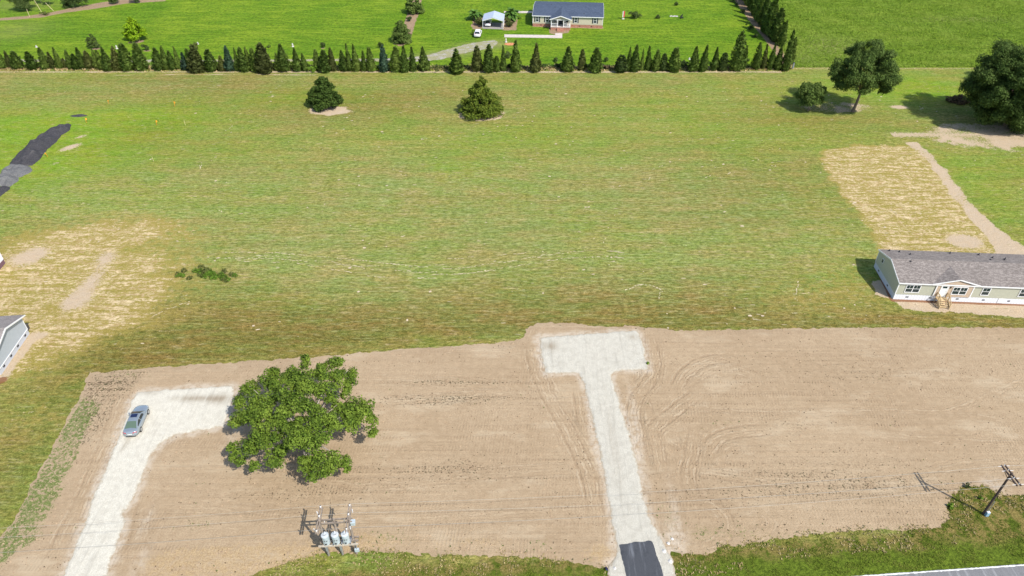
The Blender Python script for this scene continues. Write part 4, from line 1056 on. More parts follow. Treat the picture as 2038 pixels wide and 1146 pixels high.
ML_YEL = mat_leaf('yellow_green_foliage', (.026, .052, .006), (.115, .165, .018), (.17, .205, .025), .8)
ML_LIM = mat_leaf('lime_foliage', (.08, .19, .004), (.34, .52, .015), (.46, .58, .03), .9)
ML_SHR = mat_leaf('shrub_foliage', (.022, .040, .010), (.09, .135, .035), (.11, .15, .04), 1.5)
ML_GRN = mat_leaf('bright_green_foliage', (.05, .105, .008), (.17, .29, .028), (.23, .34, .045), 1.5)
ML_BRN = mat_leaf('dry_brush', (.05, .035, .02), (.20, .15, .085), (.13, .09, .05), 1.5)
M_BARK = plain('bark', (.16, .125, .095), .95, .1, 0, .35, 6)
M_LIMB = plain('pale_limb', (.36, .32, .27), .9, .1, 0, .25, 6)

def leaf_quads(Cn, Nm, size, g, asp=.7, up=0):
    """one bent quad per centre, facing roughly along Nm"""
    n = len(Cn); rv = g.normal(size=(n, 3)); N = Nm+.55*rv; N /= np.linalg.norm(N, axis=1)[:, None]+1e-9
    T = g.normal(size=(n, 3)); T[:, 2] += up; T -= N*(T*N).sum(1)[:, None]; T /= np.linalg.norm(T, axis=1)[:, None]+1e-9
    B = np.cross(N, T); s = (size*(.6+.8*g.random(n)))[:, None] if np.ndim(size) == 0 else (size*(.6+.8*g.random(n)))[:, None]
    bend = N*s*.18
    V = np.stack([Cn-T*s*.5-bend, Cn+B*s*.5*asp, Cn+T*s*.5-bend, Cn-B*s*.5*asp], 1).reshape(-1, 3)
    F = np.arange(4*n).reshape(-1, 4); return V, F
def ball_cloud(c, r, n, g, squash=.8, lo=-.6):
    d = g.normal(size=(int(n*1.6), 3)); d /= np.linalg.norm(d, axis=1)[:, None]; d = d[d[:, 2] > lo][:n]
    rr = (.55+.5*g.random(len(d))**.6+.28*(g.random(len(d)) > .88))*r; rr *= 1+.22*np.sin(d[:, 0]*5+c[0])*np.sin(d[:, 1]*4+c[1]*2)
    P = d*rr[:, None]; P[:, 2] *= squash
    return P+np.array(c), d+np.array([0, 0, .45])
def crown_mesh(name, clumps, per, leaf, mat, seed, squash=.8, dens=True):
    g = np.random.default_rng(seed); Ps = []; Ns = []
    for (x, y, z, r) in clumps:
        P, N = ball_cloud((x, y, z), r, max(12, int(per*r*r) if dens else per), g, squash); Ps.append(P); Ns.append(N)
    V, F = leaf_quads(np.concatenate(Ps), np.concatenate(Ns), leaf, g)
    return np_mesh(name, V, [F], mat)
def limbs(tips, base, fork, r0, mat, name='trunk', g=None, n_main=7):
    mb = MB(); mb.tube([base, ((base[0]+fork[0])/2+.05, (base[1]+fork[1])/2, (base[2]+fork[2])/2), fork], [r0*1.25, r0, r0*.85], 10)
    for q in tips:
        f = Vector(fork); e = Vector(q); m = f.lerp(e, .5)+Vector((0, 0, .12*(e-f).length)); 
        mb.tube([f, f.lerp(m, .5)+Vector((0, 0, .05)), m, m.lerp(e, .55), e], [r0*.5, r0*.38, r0*.26, r0*.15, r0*.06], 6)
    return mb
def cypress_mesh(name, seed, mat, pw=1.0, rag=.08, n=900, leaf=.085):
    """unit cypress: height 1, radius 1, tapered outline with ragged tip sprays"""
    g = np.random.default_rng(seed); h = g.random(n*2)**1.25; a = g.random(n*2)*2*math.pi
    rad = (1-h)**pw*(.62+.38*np.minimum(1, h*6))*1.0
    rad = rad*(.82+.25*g.random(n*2))*(1+.10*np.sin(a*3+seed)+.10*np.sin(h*23+a*2))+rag*(g.random(n*2)-.5)
    keep = g.random(n*2) < .35+.65*np.clip(rad, 0, 1); h, a, rad = h[keep][:n], a[keep][:n], rad[keep][:n]
    P = np.stack([np.cos(a)*rad, np.sin(a)*rad, h*.985+.015*g.random(len(h))], 1)
    N = np.stack([np.cos(a), np.sin(a), .35+0*a], 1)
    k = len(P); s = .30*(.6+.8*g.random(k)); 
    T = np.stack([np.cos(a)*.35, np.sin(a)*.35, 1+0*a], 1)+.25*g.normal(size=(k, 3)); B = np.cross(N+.3*g.normal(size=(k, 3)), T); B /= np.linalg.norm(B, axis=1)[:, None]
    T2 = T*np.array([.5, .5, .07]); 
    V = np.stack([P-T2*s[:, None]*.8, P+B*s[:, None]*np.array([.55, .55, .05]), P+T2*s[:, None]*1.6, P-B*s[:, None]*np.array([.55, .55, .05])], 1).reshape(-1, 3)
    F = np.arange(4*k).reshape(-1, 4)
    # dense inner core so that daylight does not show through the middle
    m = 12; zz = [.02, .12, .35, .6, .85]; rr = [.45, .62, .50, .30, .08]; CV = []; CF = []
    for z, r in zip(zz, rr):
        CV += [(math.cos(2*math.pi*q/m)*r, math.sin(2*math.pi*q/m)*r, z) for q in range(m)]
    for i in range(len(zz)-1):
        CF += [(i*m+q, i*m+(q+1) % m, (i+1)*m+(q+1) % m, (i+1)*m+q) for q in range(m)]
    V = np.concatenate([V, np.array(CV)]); F = np.concatenate([F, np.array(CF)+4*k])
    return np_mesh(name, V, [F], mat)

# hedge row: (photo x of tip, y of tip, x of foot, y of foot, width, tone) in photo pixels
HEDGE = []
for t in [(15,410,35,530,70,0),(62,400,85,525,50,1),(110,405,150,532,90,0),(222,408,265,535,80,2),(318,378,365,535,65,0),(385,412,415,530,55,1),(425,378,475,532,60,0),(505,455,515,528,45,1),
          (522,395,560,535,55,0),(595,425,605,538,60,2),(618,378,655,532,60,0),(685,400,705,530,70,1),(730,390,765,532,50,0),(780,395,805,540,60,0),(820,372,855,550,80,0),(920,370,930,545,85,1),
          (958,350,1010,545,110,0),(1060,345,1110,543,95,0),(1230,382,1250,545,75,0),(1280,368,1305,540,60,0),(1335,403,1355,540,75,0),(1385,370,1405,540,55,0),(1452,415,1455,545,60,3),(1490,385,1500,545,50,0),
          (1530,360,1550,560,120,1),(1640,392,1655,552,95,0),(1740,440,1740,550,70,1),(1778,365,1800,550,80,3),(1848,380,1860,552,45,0),(1890,375,1910,555,95,0),(1945,375,1955,545,45,0)]:
    HEDGE.append(tuple(v/3.919 for v in t[:5])+(t[5],))
for t in [(35,385,45,555,75,0),(98,345,110,565,125,1),(210,420,215,550,50,0),(245,355,265,552,90,0),(350,380,365,553,75,0),(415,420,425,550,60,0),(515,395,520,545,50,0),(560,400,580,560,95,0),(620,380,640,552,55,1),
          (722,400,728,552,70,0),(768,350,775,552,50,0),(815,352,825,552,75,0),(878,398,885,552,55,0),(925,378,940,553,60,0),(1028,365,1042,557,80,3),(1135,375,1135,555,90,0),(1195,370,1200,562,70,0),(1252,375,1262,552,65,0),
          (1350,370,1355,545,88,0),(1605,390,1605,570,112,2),(1755,368,1760,553,80,1),(1858,355,1850,560,90,0),(1910,440,1915,555,65,0),(1968,370,1968,553,50,0)]:
    HEDGE.append((500+t[0]/3.919, t[1]/3.919, 500+t[2]/3.919, t[3]/3.919, t[4]/3.919, t[5]))
for t in [(700,470,715,805,115,0),(943,510,935,808,125,1),(1320,540,1295,800,140,0),(1465,565,1455,785,90,1),(1625,545,1610,810,140,0)]:
    HEDGE.append((900+t[0]/5.661, t[1]/5.661, 900+t[2]/5.661, t[3]/5.661, t[4]/5.661, t[5]))
for t in [(165,540,165,693,110,4),(252,470,240,685,60,0),(318,450,300,690,95,0),(380,478,370,680,45,0),(447,450,430,675,70,0),(520,490,500,685,80,0),(578,525,580,680,80,4),(715,470,680,688,110,0),(905,462,870,685,95,0),
          (985,445,955,688,80,0),(1105,465,1070,675,85,0),(1170,520,1150,680,85,4),(1345,325,1280,680,120,5),(1370,450,1350,660,60,0),(1520,420,1470,665,80,0),(1570,440,1545,660,60,1),(1640,430,1605,665,60,0),(1710,430,1680,670,80,0),(1785,310,1760,680,90,0),(1830,370,1812,600,60,0)]:
    HEDGE.append((1200+t[0]/4.852, t[1]/4.852, 1200+t[2]/4.852, t[3]/4.852, t[4]/4.852, t[5]))
DIAG = [(1200+a/4.852, b/4.852, 1200+c/4.852, d/4.852, w/4.852, 0) for a, b, c, d, w in [(1740,205,1722,440,75),(1670,95,1655,400,110),(1640,60,1622,355,105),(1595,0,1580,320,125),(1560,-60,1548,255,110),(1520,-110,1508,210,115),(1480,-150,1470,150,110),(1440,-190,1435,95,105),(1405,-240,1400,45,100),(1372,-260,1372,5,100)]]
CY = {}
TONE = {0: ML_CYP, 1: ML_OLV, 2: ML_MAG, 3: ML_BLU, 4: ML_SHR, 5: ML_CYP}
TNAME = {0: 'dark green', 1: 'olive green', 2: 'deep green', 3: 'bluish green', 4: 'rounded dark green', 5: 'ragged dark green'}
def cypress(spec, i, label, group):
    tx, ty, bx, by, w, tone = spec
    b = at(bx, by); h = height_to(b, ty); rad = w/mpp(by)/2*.98
    var = (i*5+3) % 7; key = (var, tone)
    if key not in CY:
        CY[key] = cypress_mesh('cypress_crown', 100+var*7+tone, TONE[tone], (.80, .95, .62, 1.05, .72, .88, .55)[var] if tone != 4 else .45, (.10, .22, .14, .08, .28, .16, .20)[var] if tone != 5 else .45)
        CY['trunk'] = MB().tube([(0, 0, -.02), (0, 0, .25)], [.10, .06], 7).mesh('trunk', M_BARK)
    o = empty('cypress_tree', b, random.random()*6.28, label, 'tree', group)
    link('crown', CY[key], o, (0, 0, .02*h), 0, (rad*random.uniform(1.1, 1.32), rad*random.uniform(1.1, 1.32), h*1.03)); o.rotation_euler[0] = random.gauss(0, .025); o.rotation_euler[1] = random.gauss(0, .025)
    link('trunk', CY['trunk'], o, None, 0, (1.3, 1.3, h))
    return o
HEDGE.sort(key=lambda s: s[2])
ORD = lambda n: f'{n}{"th" if 10 <= n % 100 <= 20 else {1: "st", 2: "nd", 3: "rd"}.get(n % 10, "th")}'
def near(x):
    for x0, x1, s in ((0, 240, 'before the lime green tree end of the lane'), (880, 1000, 'in front of the parked white car'), (1020, 1215, 'in front of the navy roofed house'), (1450, 1600, 'near the corner with the diagonal row')):
        if x0 <= x <= x1 and not (x0 == 0): return s
    return ''
for i, s in enumerate(HEDGE):
    hgt = height_to(at(s[2], s[3]), s[1]); sz = 'tall' if hgt > 6 else ('small' if hgt < 4.6 else 'medium')
    wd = 'broad' if s[4] > 23 else ('slim' if s[4] < 14.5 else 'conical')
    lab = f'{sz} {wd} {TNAME[s[5]]} cypress, {ORD(i+1)} from the left end of the hedge row'
    if 1020 <= s[2] <= 1215: lab = lab.replace('end of the hedge row', 'of the hedge row')+', before navy house'
    cypress(s, i, lab, 'cypresses of the hedge row')
for i, s in enumerate(DIAG):
    cypress(s, i+1, f'tall dark cypress, {ORD(i+1)} from the corner in the diagonal row beside the meadow', 'cypresses of the diagonal row')

# --- clumped broadleaf trees
def clump_cloud(n, rx, ry, rz, cz, seed, rmin, rmax, low=-.55):
    g = np.random.default_rng(seed); out = []
    tries = 0
    while len(out) < n and tries < 6000:
        tries += 1
        d = g.normal(size=3); d /= np.linalg.norm(d)
        if d[2] < low: continue
        f = .55+.42*g.random()
        p = np.array([d[0]*rx*f, d[1]*ry*f, cz+d[2]*rz*f]); r = rmin+(rmax-rmin)*g.random()
        if all(np.linalg.norm(p-np.array(q[:3])) > .62*(r+q[3]) for q in out): out.append((*p, r))
    return out
def broadleaf(name, base, clumps, per, leaf, mat, seed, label, trunk_r, fork, cat='tree', group=None, squash=.8, nl=14, bark=None, limb_in=.9):
    o = empty(name, base, 0, label, cat, group)
    link('crown', crown_mesh('crown', clumps, per, leaf, mat, seed, squash), o)
    g = random.Random(seed); cs_ = sorted(clumps, key=lambda c: -c[3])[:nl*2]; tips = [(c[0]*limb_in, c[1]*limb_in, c[2]-.2*c[3]) for c in g.sample(cs_, min(nl, len(cs_)))]
    limbs(tips, (0, 0, -.1), fork, trunk_r, bark or M_BARK).build('trunk', bark or M_BARK, o)
    return o
# big oak on the soil: clumps read off the photograph, put at their own heights
ZC = [(670,140,48,6.5),(880,160,58,6.8),(980,220,55,6.2),(1000,300,42,6),(780,180,36,6.8),(430,235,58,6.2),(560,235,62,7),(280,335,58,5.6),(390,300,62,6.6),(480,300,52,7.4),(640,250,70,7.8),(760,240,64,7.6),(870,275,70,7),
      (950,350,50,6.2),(210,435,52,5.2),(300,440,70,6.4),(420,400,54,7.4),(540,390,80,8.6),(680,330,80,8.8),(800,350,70,8),(190,555,50,4.8),(260,540,66,5.8),(400,500,72,7.8),(525,500,60,8.8),(640,430,72,9.2),(860,400,46,7),
      (1020,455,66,5.8),(1110,450,56,5.2),(960,515,58,6.4),(1060,540,76,5.6),(1150,560,44,4.8),(1140,635,42,4.4),(1000,590,56,5.6),(830,570,68,7.6),(900,470,40,7),(730,580,56,8),(560,600,50,7.8),(440,580,62,7.2),(640,560,40,7.6),
      (320,670,70,5.8),(395,700,60,6),(260,760,68,4.8),(170,755,46,4.2),(180,840,50,3.8),(310,880,38,3.8),(480,670,40,6.8),(600,690,80,7.6),(700,720,80,7.2),(790,680,60,6.8),(520,750,60,6.2),(465,820,62,4.8),
      (670,870,58,4.8),(760,830,58,5.4),(850,850,66,4.8),(940,850,48,4.2),(975,905,30,3.8),(720,925,62,4.0),(800,920,48,4.2),(760,470,60,8.6),(880,600,54,6.8),(340,560,52,6.8),(500,560,52,7.8),(660,640,50,7.6),(590,330,60,8.2)]
OB = at(612, 912)
oakc = []
for x, y, r, z in ZC:
    q = at(420+x/3.582, 680+y/3.582, z); s_ = r/3.582/ (FPX/((q-camo.location).length))
    oakc.append((q.x-OB.x, q.y-OB.y, z, s_))
sub = []; g = np.random.default_rng(3)
for c in oakc:                                        # break every clump into leafy sprays
    for k in range(8):
        d = g.normal(size=3); d /= np.linalg.norm(d); sub.append((c[0]+d[0]*c[3]*.66, c[1]+d[1]*c[3]*.66, c[2]+d[2]*c[3]*.5, c[3]*(.46+.26*g.random())))
oak = broadleaf('oak_tree', OB, sub, 300, .23, ML_OAK, 5, 'wide spreading green oak standing alone on the bare soil beside the driveway', .34, (.1, .2, 2.4), nl=0)
big = random.Random(2).sample(oakc, 26)
limbs([(c[0], c[1], c[2]+(.45 if i % 3 == 0 else -.1)) for i, c in enumerate(big)], (0, 0, -.1), (.1, .2, 2.2), .42, M_LIMB).build('limb', M_LIMB, oak)

def cl_from(n, rx, rz, cz, seed, r0, r1, ry=None, low=-.55):
    base = clump_cloud(n, rx, ry or rx, rz, cz, seed, r0, r1, low); out = []; g = np.random.default_rng(seed)
    for c in base:
        for k in range(5):
            d = g.normal(size=3); d /= np.linalg.norm(d); out.append((c[0]+d[0]*c[3]*.6, c[1]+d[1]*c[3]*.6, c[2]+d[2]*c[3]*.5, c[3]*(.52+.28*g.random())))
    return out
broadleaf('shade_tree', at(1697, 222), cl_from(46, 6.8, 5.9, 9.0, 21, 1.2, 2.0), 260, .27, ML_DRK, 21, 'tall dark green tree on a bent trunk between the small tree and the meadow edge', .30, (.5, .2, 4.2), nl=16)
broadleaf('shade_tree', at(2000, 250), cl_from(130, 10.4, 8.6, 9.0, 22, 1.5, 2.5, 9.0, -.97), 200, .29, ML_DRK, 22, 'largest dense dark tree, its crown touching the ground at the right edge', .5, (.2, 0, 4.0), nl=18)
broadleaf('shade_tree', at(2085, 190), cl_from(60, 8.0, 7.0, 9.5, 23, 1.4, 2.3), 170, .30, ML_DRK, 23, 'dark tree half hidden behind the largest tree at the right edge', .4, (.2, 0, 4.0))
broadleaf('shade_tree', at(1608, 220), cl_from(34, 3.0, 2.6, 3.7, 24, .7, 1.15), 230, .26, ML_DRK, 24, 'small dark round tree left of the taller tree on bare ground', .14, (.05, 0, 1.6), nl=8)
# brush heap beside the big tree
bh = empty('brush_heap', at(1903, 203), 0, 'heap of dry brown brushwood beside the largest tree', 'brush heap')
link('twigs', crown_mesh('twigs', [(x, y, z, r) for x, y, z, r in ((0,0,.6,1.3),(1.2,.4,.6,1.2),(-1.1,.3,.5,1.1),(.4,-.9,.4,1.0),(2.0,-.3,.4,1.0))], 180, .45, ML_BRN, 31), bh)
lg = MB()
for k in range(14):
    a_ = random.random()*6.28; q = Vector((random.uniform(-1.4, 2.2), random.uniform(-1, .8), random.uniform(.2, .9))); lg.tube([q, q+Vector((math.cos(a_)*1.2, math.sin(a_)*1.2, random.uniform(-.2, .5)))], [.06, .03], 5)
lg.build('branch', M_BARK, bh)

# magnolia-like conical trees in the field
def conical(n, R_, H_, seed, r0, r1, z0=.6):
    g = np.random.default_rng(seed); out = []; tr_ = 0
    while len(out) < n and tr_ < 8000:
        tr_ += 1
        h = g.random()**1.2; a_ = g.random()*6.28; rr = R_*(1-h**1.5)**.7*(.45+.5*g.random()); p = np.array([math.cos(a_)*rr, math.sin(a_)*rr, z0+h*(H_-z0)*.93]); r = (r0+(r1-r0)*g.random())*(1-.45*h)
        if all(np.linalg.norm(p-np.array(q[:3])) > .5*(r+q[3]) for q in out): out.append((*p, r))
    return out
def split(base, seed, k=5):
    g = np.random.default_rng(seed); out = []
    for c in base:
        for _ in range(k):
            d = g.normal(size=3); d /= np.linalg.norm(d); out.append((c[0]+d[0]*c[3]*.6, c[1]+d[1]*c[3]*.6, max(.25, c[2]+d[2]*c[3]*.5), c[3]*(.52+.28*g.random())))
    return out
broadleaf('magnolia_tree', at(651, 211), split(conical(60, 3.7, 7.6, 41, .8, 1.3), 41), 190, .34, ML_MAG, 41, 'dense dark green rounded evergreen on a mulch ring in the mown field', .2, (0, 0, 2.5), nl=6)
cc = split(conical(70, 4.9, 6.6, 42, .9, 1.5), 42)+split([(x, y, z+.4, r) for x, y, z, r in conical(26, 2.6, 8.4, 43, .7, 1.1, 3.0)], 43)
broadleaf('evergreen_tree', at(959, 226), cc, 170, .30, ML_YEL, 42, 'broad yellowish green evergreen with a lumpy pointed top in the mown field', .25, (0, 0, 2.5), nl=6)
broadleaf('lime_tree', at(272, 80), split(conical(40, 3.0, 6.6, 44, .75, 1.15, 1.2), 44), 170, .36, ML_LIM, 44, 'bright lime green pyramidal tree alone on the lawn', .14, (0, 0, 1.6), nl=5)
broadleaf('young_tree', at(188, 96), split(conical(24, 1.6, 4.0, 45, .45, .7), 45), 260, .26, ML_SHR, 45, 'small dark conical tree standing just behind the hedge row, left of the lime tree', .08, (0, 0, 1.0), nl=4)
broadleaf('shade_tree', at(800, 84), split(conical(46, 2.6, 6.3, 46, .8, 1.2), 46), 170, .30, ML_DRK, 46, 'dark bushy tree at the near end of the mulch strip on the lawn', .14, (0, 0, 1.4), nl=6)
broadleaf('shade_tree', at(824, 27), split(conical(40, 2.7, 6.5, 47, .8, 1.2), 47), 150, .32, ML_DRK, 47, 'dark bushy tree at the far end of the mulch strip on the lawn', .14, (0, 0, 1.4), nl=6)
def shrub(px, py, w, h, mat, label, seed, name='shrub', group=None, leaf=.2, per=None):
    """w, h in metres"""
    g = np.random.default_rng(seed); n = max(5, int(7*w)); cl = [(g.normal()*w*.2, g.normal()*w*.2, max(.15*h, h*(.25+.55*g.random())), (.22+.14*g.random())*min(w, h)) for _ in range(min(n, 16))]
    o = empty(name, at(px, py), 0, label, 'shrub', group)
    link('foliage', crown_mesh('foliage', cl, per or 420, leaf, mat, seed), o)
    MB().tube([(0, 0, -.05), (0, 0, .6*h)], [.05, .03], 6).build('stem', M_BARK, o)
    return o
SH = [(815,42,1.6,1.4,ML_SHR,'small dark shrub between the two bushy trees of the mulch strip'),
      (291,100,1.5,1.8,ML_SHR,'small dark shrub right of the lime tree, behind the hedge'),
      (643,95,1.3,1.5,ML_SHR,'small dark shrub on the lawn right of the white garden statue'),
      (535,95,.9,.7,ML_SHR,'tiny dark shrub on the lawn left of the white garden statue'),
      (757,95,1.3,1.7,ML_SHR,'dark leafy shrub tip behind the hedge below the mulch strip'),
      (393,100,1.2,2.2,ML_OLV,'dark upright shrub on the far side of the hedge, right of the lime tree'),
      (1206,123,1.3,1.2,ML_SHR,'dark little shrub on the lawn just behind the hedge right of the house'),
      (1106,123,1.3,1.1,ML_SHR,'dark little shrub on the lawn just behind the hedge below the porch'),
      (1012,115,1.6,1.5,ML_SHR,'dark rounded shrub behind the hedge below the walkway end'),
      (1262,36,2.2,2.0,ML_SHR,'white flowered little tree beside the red and white garden flag'),
      (1310,37,2.0,1.0,ML_SHR,'low wide shrub on the lawn between the flag and the white stones'),
      (1346,11,1.3,1.1,ML_SHR,'small dark shrub standing furthest back on the lawn right of the house'),
      (1458,4,1.6,1.0,ML_SHR,'sapling nearest the photo top along the diagonal hedge'),
      (1465,12,1.3,1.0,ML_SHR,'second sapling from the photo top along the diagonal hedge'),
      (1475,26,1.5,1.3,ML_SHR,'pair of dark sprigs, third sapling down the diagonal hedge'),
      (1494,59,1.8,1.3,ML_SHR,'fourth sapling down the diagonal hedge, with a long shadow'),
      (1503,75,1.5,1.2,ML_SHR,'fifth sapling down, nearest the corner of the two hedges'),
      (1486,50,.6,.5,ML_SHR,'tiny sprig between the third and fourth saplings of the diagonal hedge'),
      (1486,123,1.4,1.0,ML_SHR,'low dark shrub in the gap near the hedge corner'),
      (20+1046,134,2.2,1.0,ML_SHR,'low dark shrub filling the hedge foot left of the cypress below the porch'),
      (1082,134,1.8,.9,ML_SHR,'low dark shrub filling the hedge foot right of the cypress below the porch'),
      (1114,134,1.8,1.1,ML_SHR,'low dark shrub left of the widest cypress below the house'),
      (1166,135,1.6,1.0,ML_SHR,'low dark shrub between the two cypresses below the house right end'),
      (1014,135,1.7,1.4,ML_SHR,'low dark shrub beneath the ragged cypress below the walkway'),
      (1206,137,2.4,1.1,ML_BRN,'dry brown low shrub in the gap right of the house cypresses'),
      (1363,131,2.0,1.2,ML_SHR,'low dark shrub in the gap between cypresses, right half of the hedge'),
      (624,142,3.0,1.6,ML_GRN,'bright green low bush at the foot of the hedge above the dark evergreen'),
      (746,140,2.2,1.2,ML_GRN,'bright green low bush at the hedge foot, left of the bluish cypress'),
      (840,140,2.6,1.2,ML_SHR,'low dark shrub beneath the cypress left of the wide hedge gap'),
      (868,138,4.5,.9,ML_OLV,'low dry scrub in the wide hedge gap before the lane'),
      (945,68,2.6,1.4,ML_GRN,'bright green flowering bush behind the white car, left of the carport'),
      (954,50,2.2,2.2,ML_OLV,'olive bush beside the left carport posts'),
      (1014,53,2.2,1.6,ML_OLV,'olive bush in the bed right of the carport'),
      (1011,45,1.8,1.5,ML_OLV,'olive bush under the palm right of the carport'),
      (50,20,5.0,5.2,ML_SHR,'dark bushy evergreen beside a white stake at the top left'),
      (150,14,4.5,6.5,ML_SHR,'dark tall evergreen beside a reddish one at the top left'),
      (133,16,2.0,1.5,ML_SHR,'low dark shrub at the foot of the top left evergreens'),
      (136,10,2.4,6.5,ML_BRN,'reddish brown evergreen leaning at the top left'),
      (83,8,2.0,6.5,ML_BRN,'bare greyish bushy tree behind the white stake, top left'),
      (100,10,2.6,6.0,ML_BRN,'greyish bare tree right of the stakes, top left'),
      (90,29,3.4,1.0,ML_OLV,'low green scrub along the stone edging at the top left'),
      (230,7,3.2,3.4,ML_SHR,'left one of two dark round shrubs at the stone edging, photo top'),
      (270,5,2.8,3.0,ML_SHR,'right one of two dark round shrubs at the stone edging, photo top'),
      (1893,1010,.8,.5,ML_GRN,'bright green weed clump at the left rim of the pole mound'),
      (1924,972,.7,.6,ML_SHR,'dark weed tuft on top of the pole mound'),
      (1948,992,.7,.5,ML_GRN,'green weed tuft on the mound beside the pole'),
      (1289,724,.7,.4,ML_GRN,'green weeds on the right rim of the T shaped gravel pad')]
for i, (x, y, w, h, m, l) in enumerate(SH):
    shrub(x, y, w, h, m, l, 200+i, leaf=.24 if w < 3 else .34, per=420 if w < 3 else 200)
# patch of tall weeds left in the mown field
wp = empty('weed_patch', at(412, 551), 0, 'patch of tall leafy weeds with debris left standing in the mown field', 'weeds')
g = np.random.default_rng(77); cl = []
for k in range(46):
    x = g.normal()*2.4; cl.append((x+.6, g.normal()*.75+(.7 if x < 0 else -.2), .15+.22*g.random(), .22+.30*g.random()))
link('foliage', crown_mesh('foliage', cl[:34], 420, .2, ML_GRN, 78), wp); link('dark_foliage', crown_mesh('dark_foliage', [(c[0]-.6, c[1]+.3, c[2], c[3]) for c in cl[26:]], 500, .18, ML_OLV, 79), wp)
# broad leaved palms by the carport
ML_PALM = mat_leaf('palm_leaf', (.018, .055, .008), (.09, .19, .03), (.16, .28, .05), 1.0)
def palm(px, py, hgt, rad, n, label, seed):
    g = random.Random(seed); o = empty('banana_palm', at(px, py), 0, label, 'palm', 'broad leaved palms by the carport')
    sm = MB()
    for k in range(4):
        q = Vector((g.uniform(-.5, .5), g.uniform(-.5, .5), 0)); sm.tube([q, q+Vector((g.uniform(-.2, .2), 0, hgt*.5))], [.13, .08], 7)
    sm.build('stem', M_BARK, o)
    for k in range(n):
        a_ = k*2.4+g.random(); el = g.uniform(-.05, 1.25); L_ = rad*g.uniform(.8, 1.15); b0 = Vector((g.uniform(-.4, .4), g.uniform(-.4, .4), hgt*g.uniform(.22, .55)))
        dr = Vector((math.cos(a_)*math.cos(el), math.sin(a_)*math.cos(el), math.sin(el))); sd2 = Vector((-math.sin(a_), math.cos(a_), 0)); V_ = []; F_ = []
        for j in range(6):
            f = j/5; p_ = b0+dr*L_*f+Vector((0, 0, -.55*L_*f*f)); w_ = .55*math.sin(math.pi*min(1, f*.9+.1))**.8+.02
            V_ += [p_-sd2*w_, p_+Vector((0, 0, .06)), p_+sd2*w_]
            if j: F_ += [((j-1)*3, (j-1)*3+1, j*3+1, j*3), ((j-1)*3+1, (j-1)*3+2, j*3+2, j*3+1)]
        m_ = MB(); m_.add(V_, F_); me = bpy.data.meshes.new('leaf'); me.from_pydata([tuple(v) for v in m_.v], [], m_.f); me.materials.append(ML_PALM); link('leaf', me, o)
palm(946, 40, 4.2, 3.0, 64, 'broad leaved banana palm clump left of the carport', 1)
palm(1018, 38, 4.2, 3.3, 70, 'broad leaved banana palm clump right of the carport', 2)

# ------------------------------------------------------------------ heaps
def heap(name, pts, mat, label, group, hgt, seed, lumps=1.7):
    P = px_poly(pts); xs_ = [p[0] for p in P]; ys_ = [p[1] for p in P]
    def zf(x, y, d): return .01+hgt*(1-np.exp(-np.clip(d, 0, 9)/1.1))*(.75+.5*lumps*fbm(x+seed*7, y, .55, 3))+.16*fbm(x, y+seed, 1.6, 3)*np.clip(d, 0, .4)
    o = sheet(name, lambda X, Y: poly_sd(X, Y, P)+.25*fbm(X, Y, 1.1, 3), min(xs_)-1, max(xs_)+1, min(ys_)-1, max(ys_)+1, .22, mat, zf, None, None)
    if 'kind' in o: del o['kind']
    return tag(o, label, 'heap', group)
def mat_heap(name, lo, hi, pale):
    n = NT(name, .9, .25); f = n.noise(9, 5, .8); m = n.noise(.6, 4, .7)
    c = n.mix(n.ss(f, .3, .72), lo, hi); c = n.mix(n.ss(m, .52, .7, 0, .5), c, pale); n.bump(f, .9, .12); return n.color(c)
M_HD = mat_heap('asphalt_millings', (.012, .012, .015), (.085, .082, .090), (.13, .12, .115))
M_HG = mat_heap('grey_stone_heap', (.055, .055, .057), (.21, .21, .208), (.24, .235, .225))
GRP = 'heaps in the row at the left edge'
heap('millings_heap', [(142,247),(128,249),(105,255),(85,266),(58,288),(33,308),(18,326),(40,331),(64,330),(78,318),(95,296),(110,284),(124,268),(140,258)], M_HD, 'longest dark heap of asphalt millings in the heap row', GRP, 1.5, 1)
heap('gravel_heap', [(60,331),(20,326),(2,341),(0,350),(22,354),(40,353),(62,343),(64,336)], M_HG, 'pale grey gravel heap next to the longest dark heap', GRP, 1.2, 2)
heap('gravel_heap', [(38,353),(15,347),(-20,352),(-30,368),(10,372),(20,371),(36,360)], M_HG, 'grey gravel heap nearer the camera, beside the dark end heap', GRP, 1.2, 3)
heap('millings_heap', [(19,372),(-10,370),(-50,385),(-40,402),(-8,398),(8,386),(18,378)], M_HD, 'dark heap at the near end of the heap row, cut by the left edge', GRP, 1.1, 4)
heap('millings_heap', [(139,231),(145,228.5),(160,227),(175,229),(172,231),(158,232.5),(145,233)], M_HD, 'small separate black heap beyond the heap row', GRP, .45, 5, .3)

# ------------------------------------------------------------------ small things
M_ORG = plain('orange_flag', (.75, .30, .03), .7); M_STAKE = plain('pale_stake', (.62, .50, .30), .8)
for i, (x, y, h, l) in enumerate([(348,212,1.3,'orange marker flag standing furthest right near the brown strip'),(172,244,1.1,'orange marker flag beside the tip of the long dark heap'),(312,249,1.1,'low orange marker flag between two stakes in the field'),(216,206,.8,'tiny orange marker flag nearest the hedge'),(369,249,1.1,'pale stake marker right of the low orange flag'),(306,321,1.0,'pale stake marker alone in the middle left of the field'),(95,312,.9,'yellow marker beside the long dark heap')]):
    o = empty('marker_flag', at(x, y), .5*i, l, 'marker flag', 'survey markers in the field')
    MB().bar((0, 0, -.05), (.12, 0, h), .05).build('stake', M_STAKE if i in (4, 5) else M_ORG, o)
    if i not in (4, 5): MB().box(.08, .36, -.03, .03, h*.62, h*.92).build('flag', M_ORG, o)
M_STONE = plain('white_stone', (.52, .50, .47), .8, .2, 0, .15, 5)
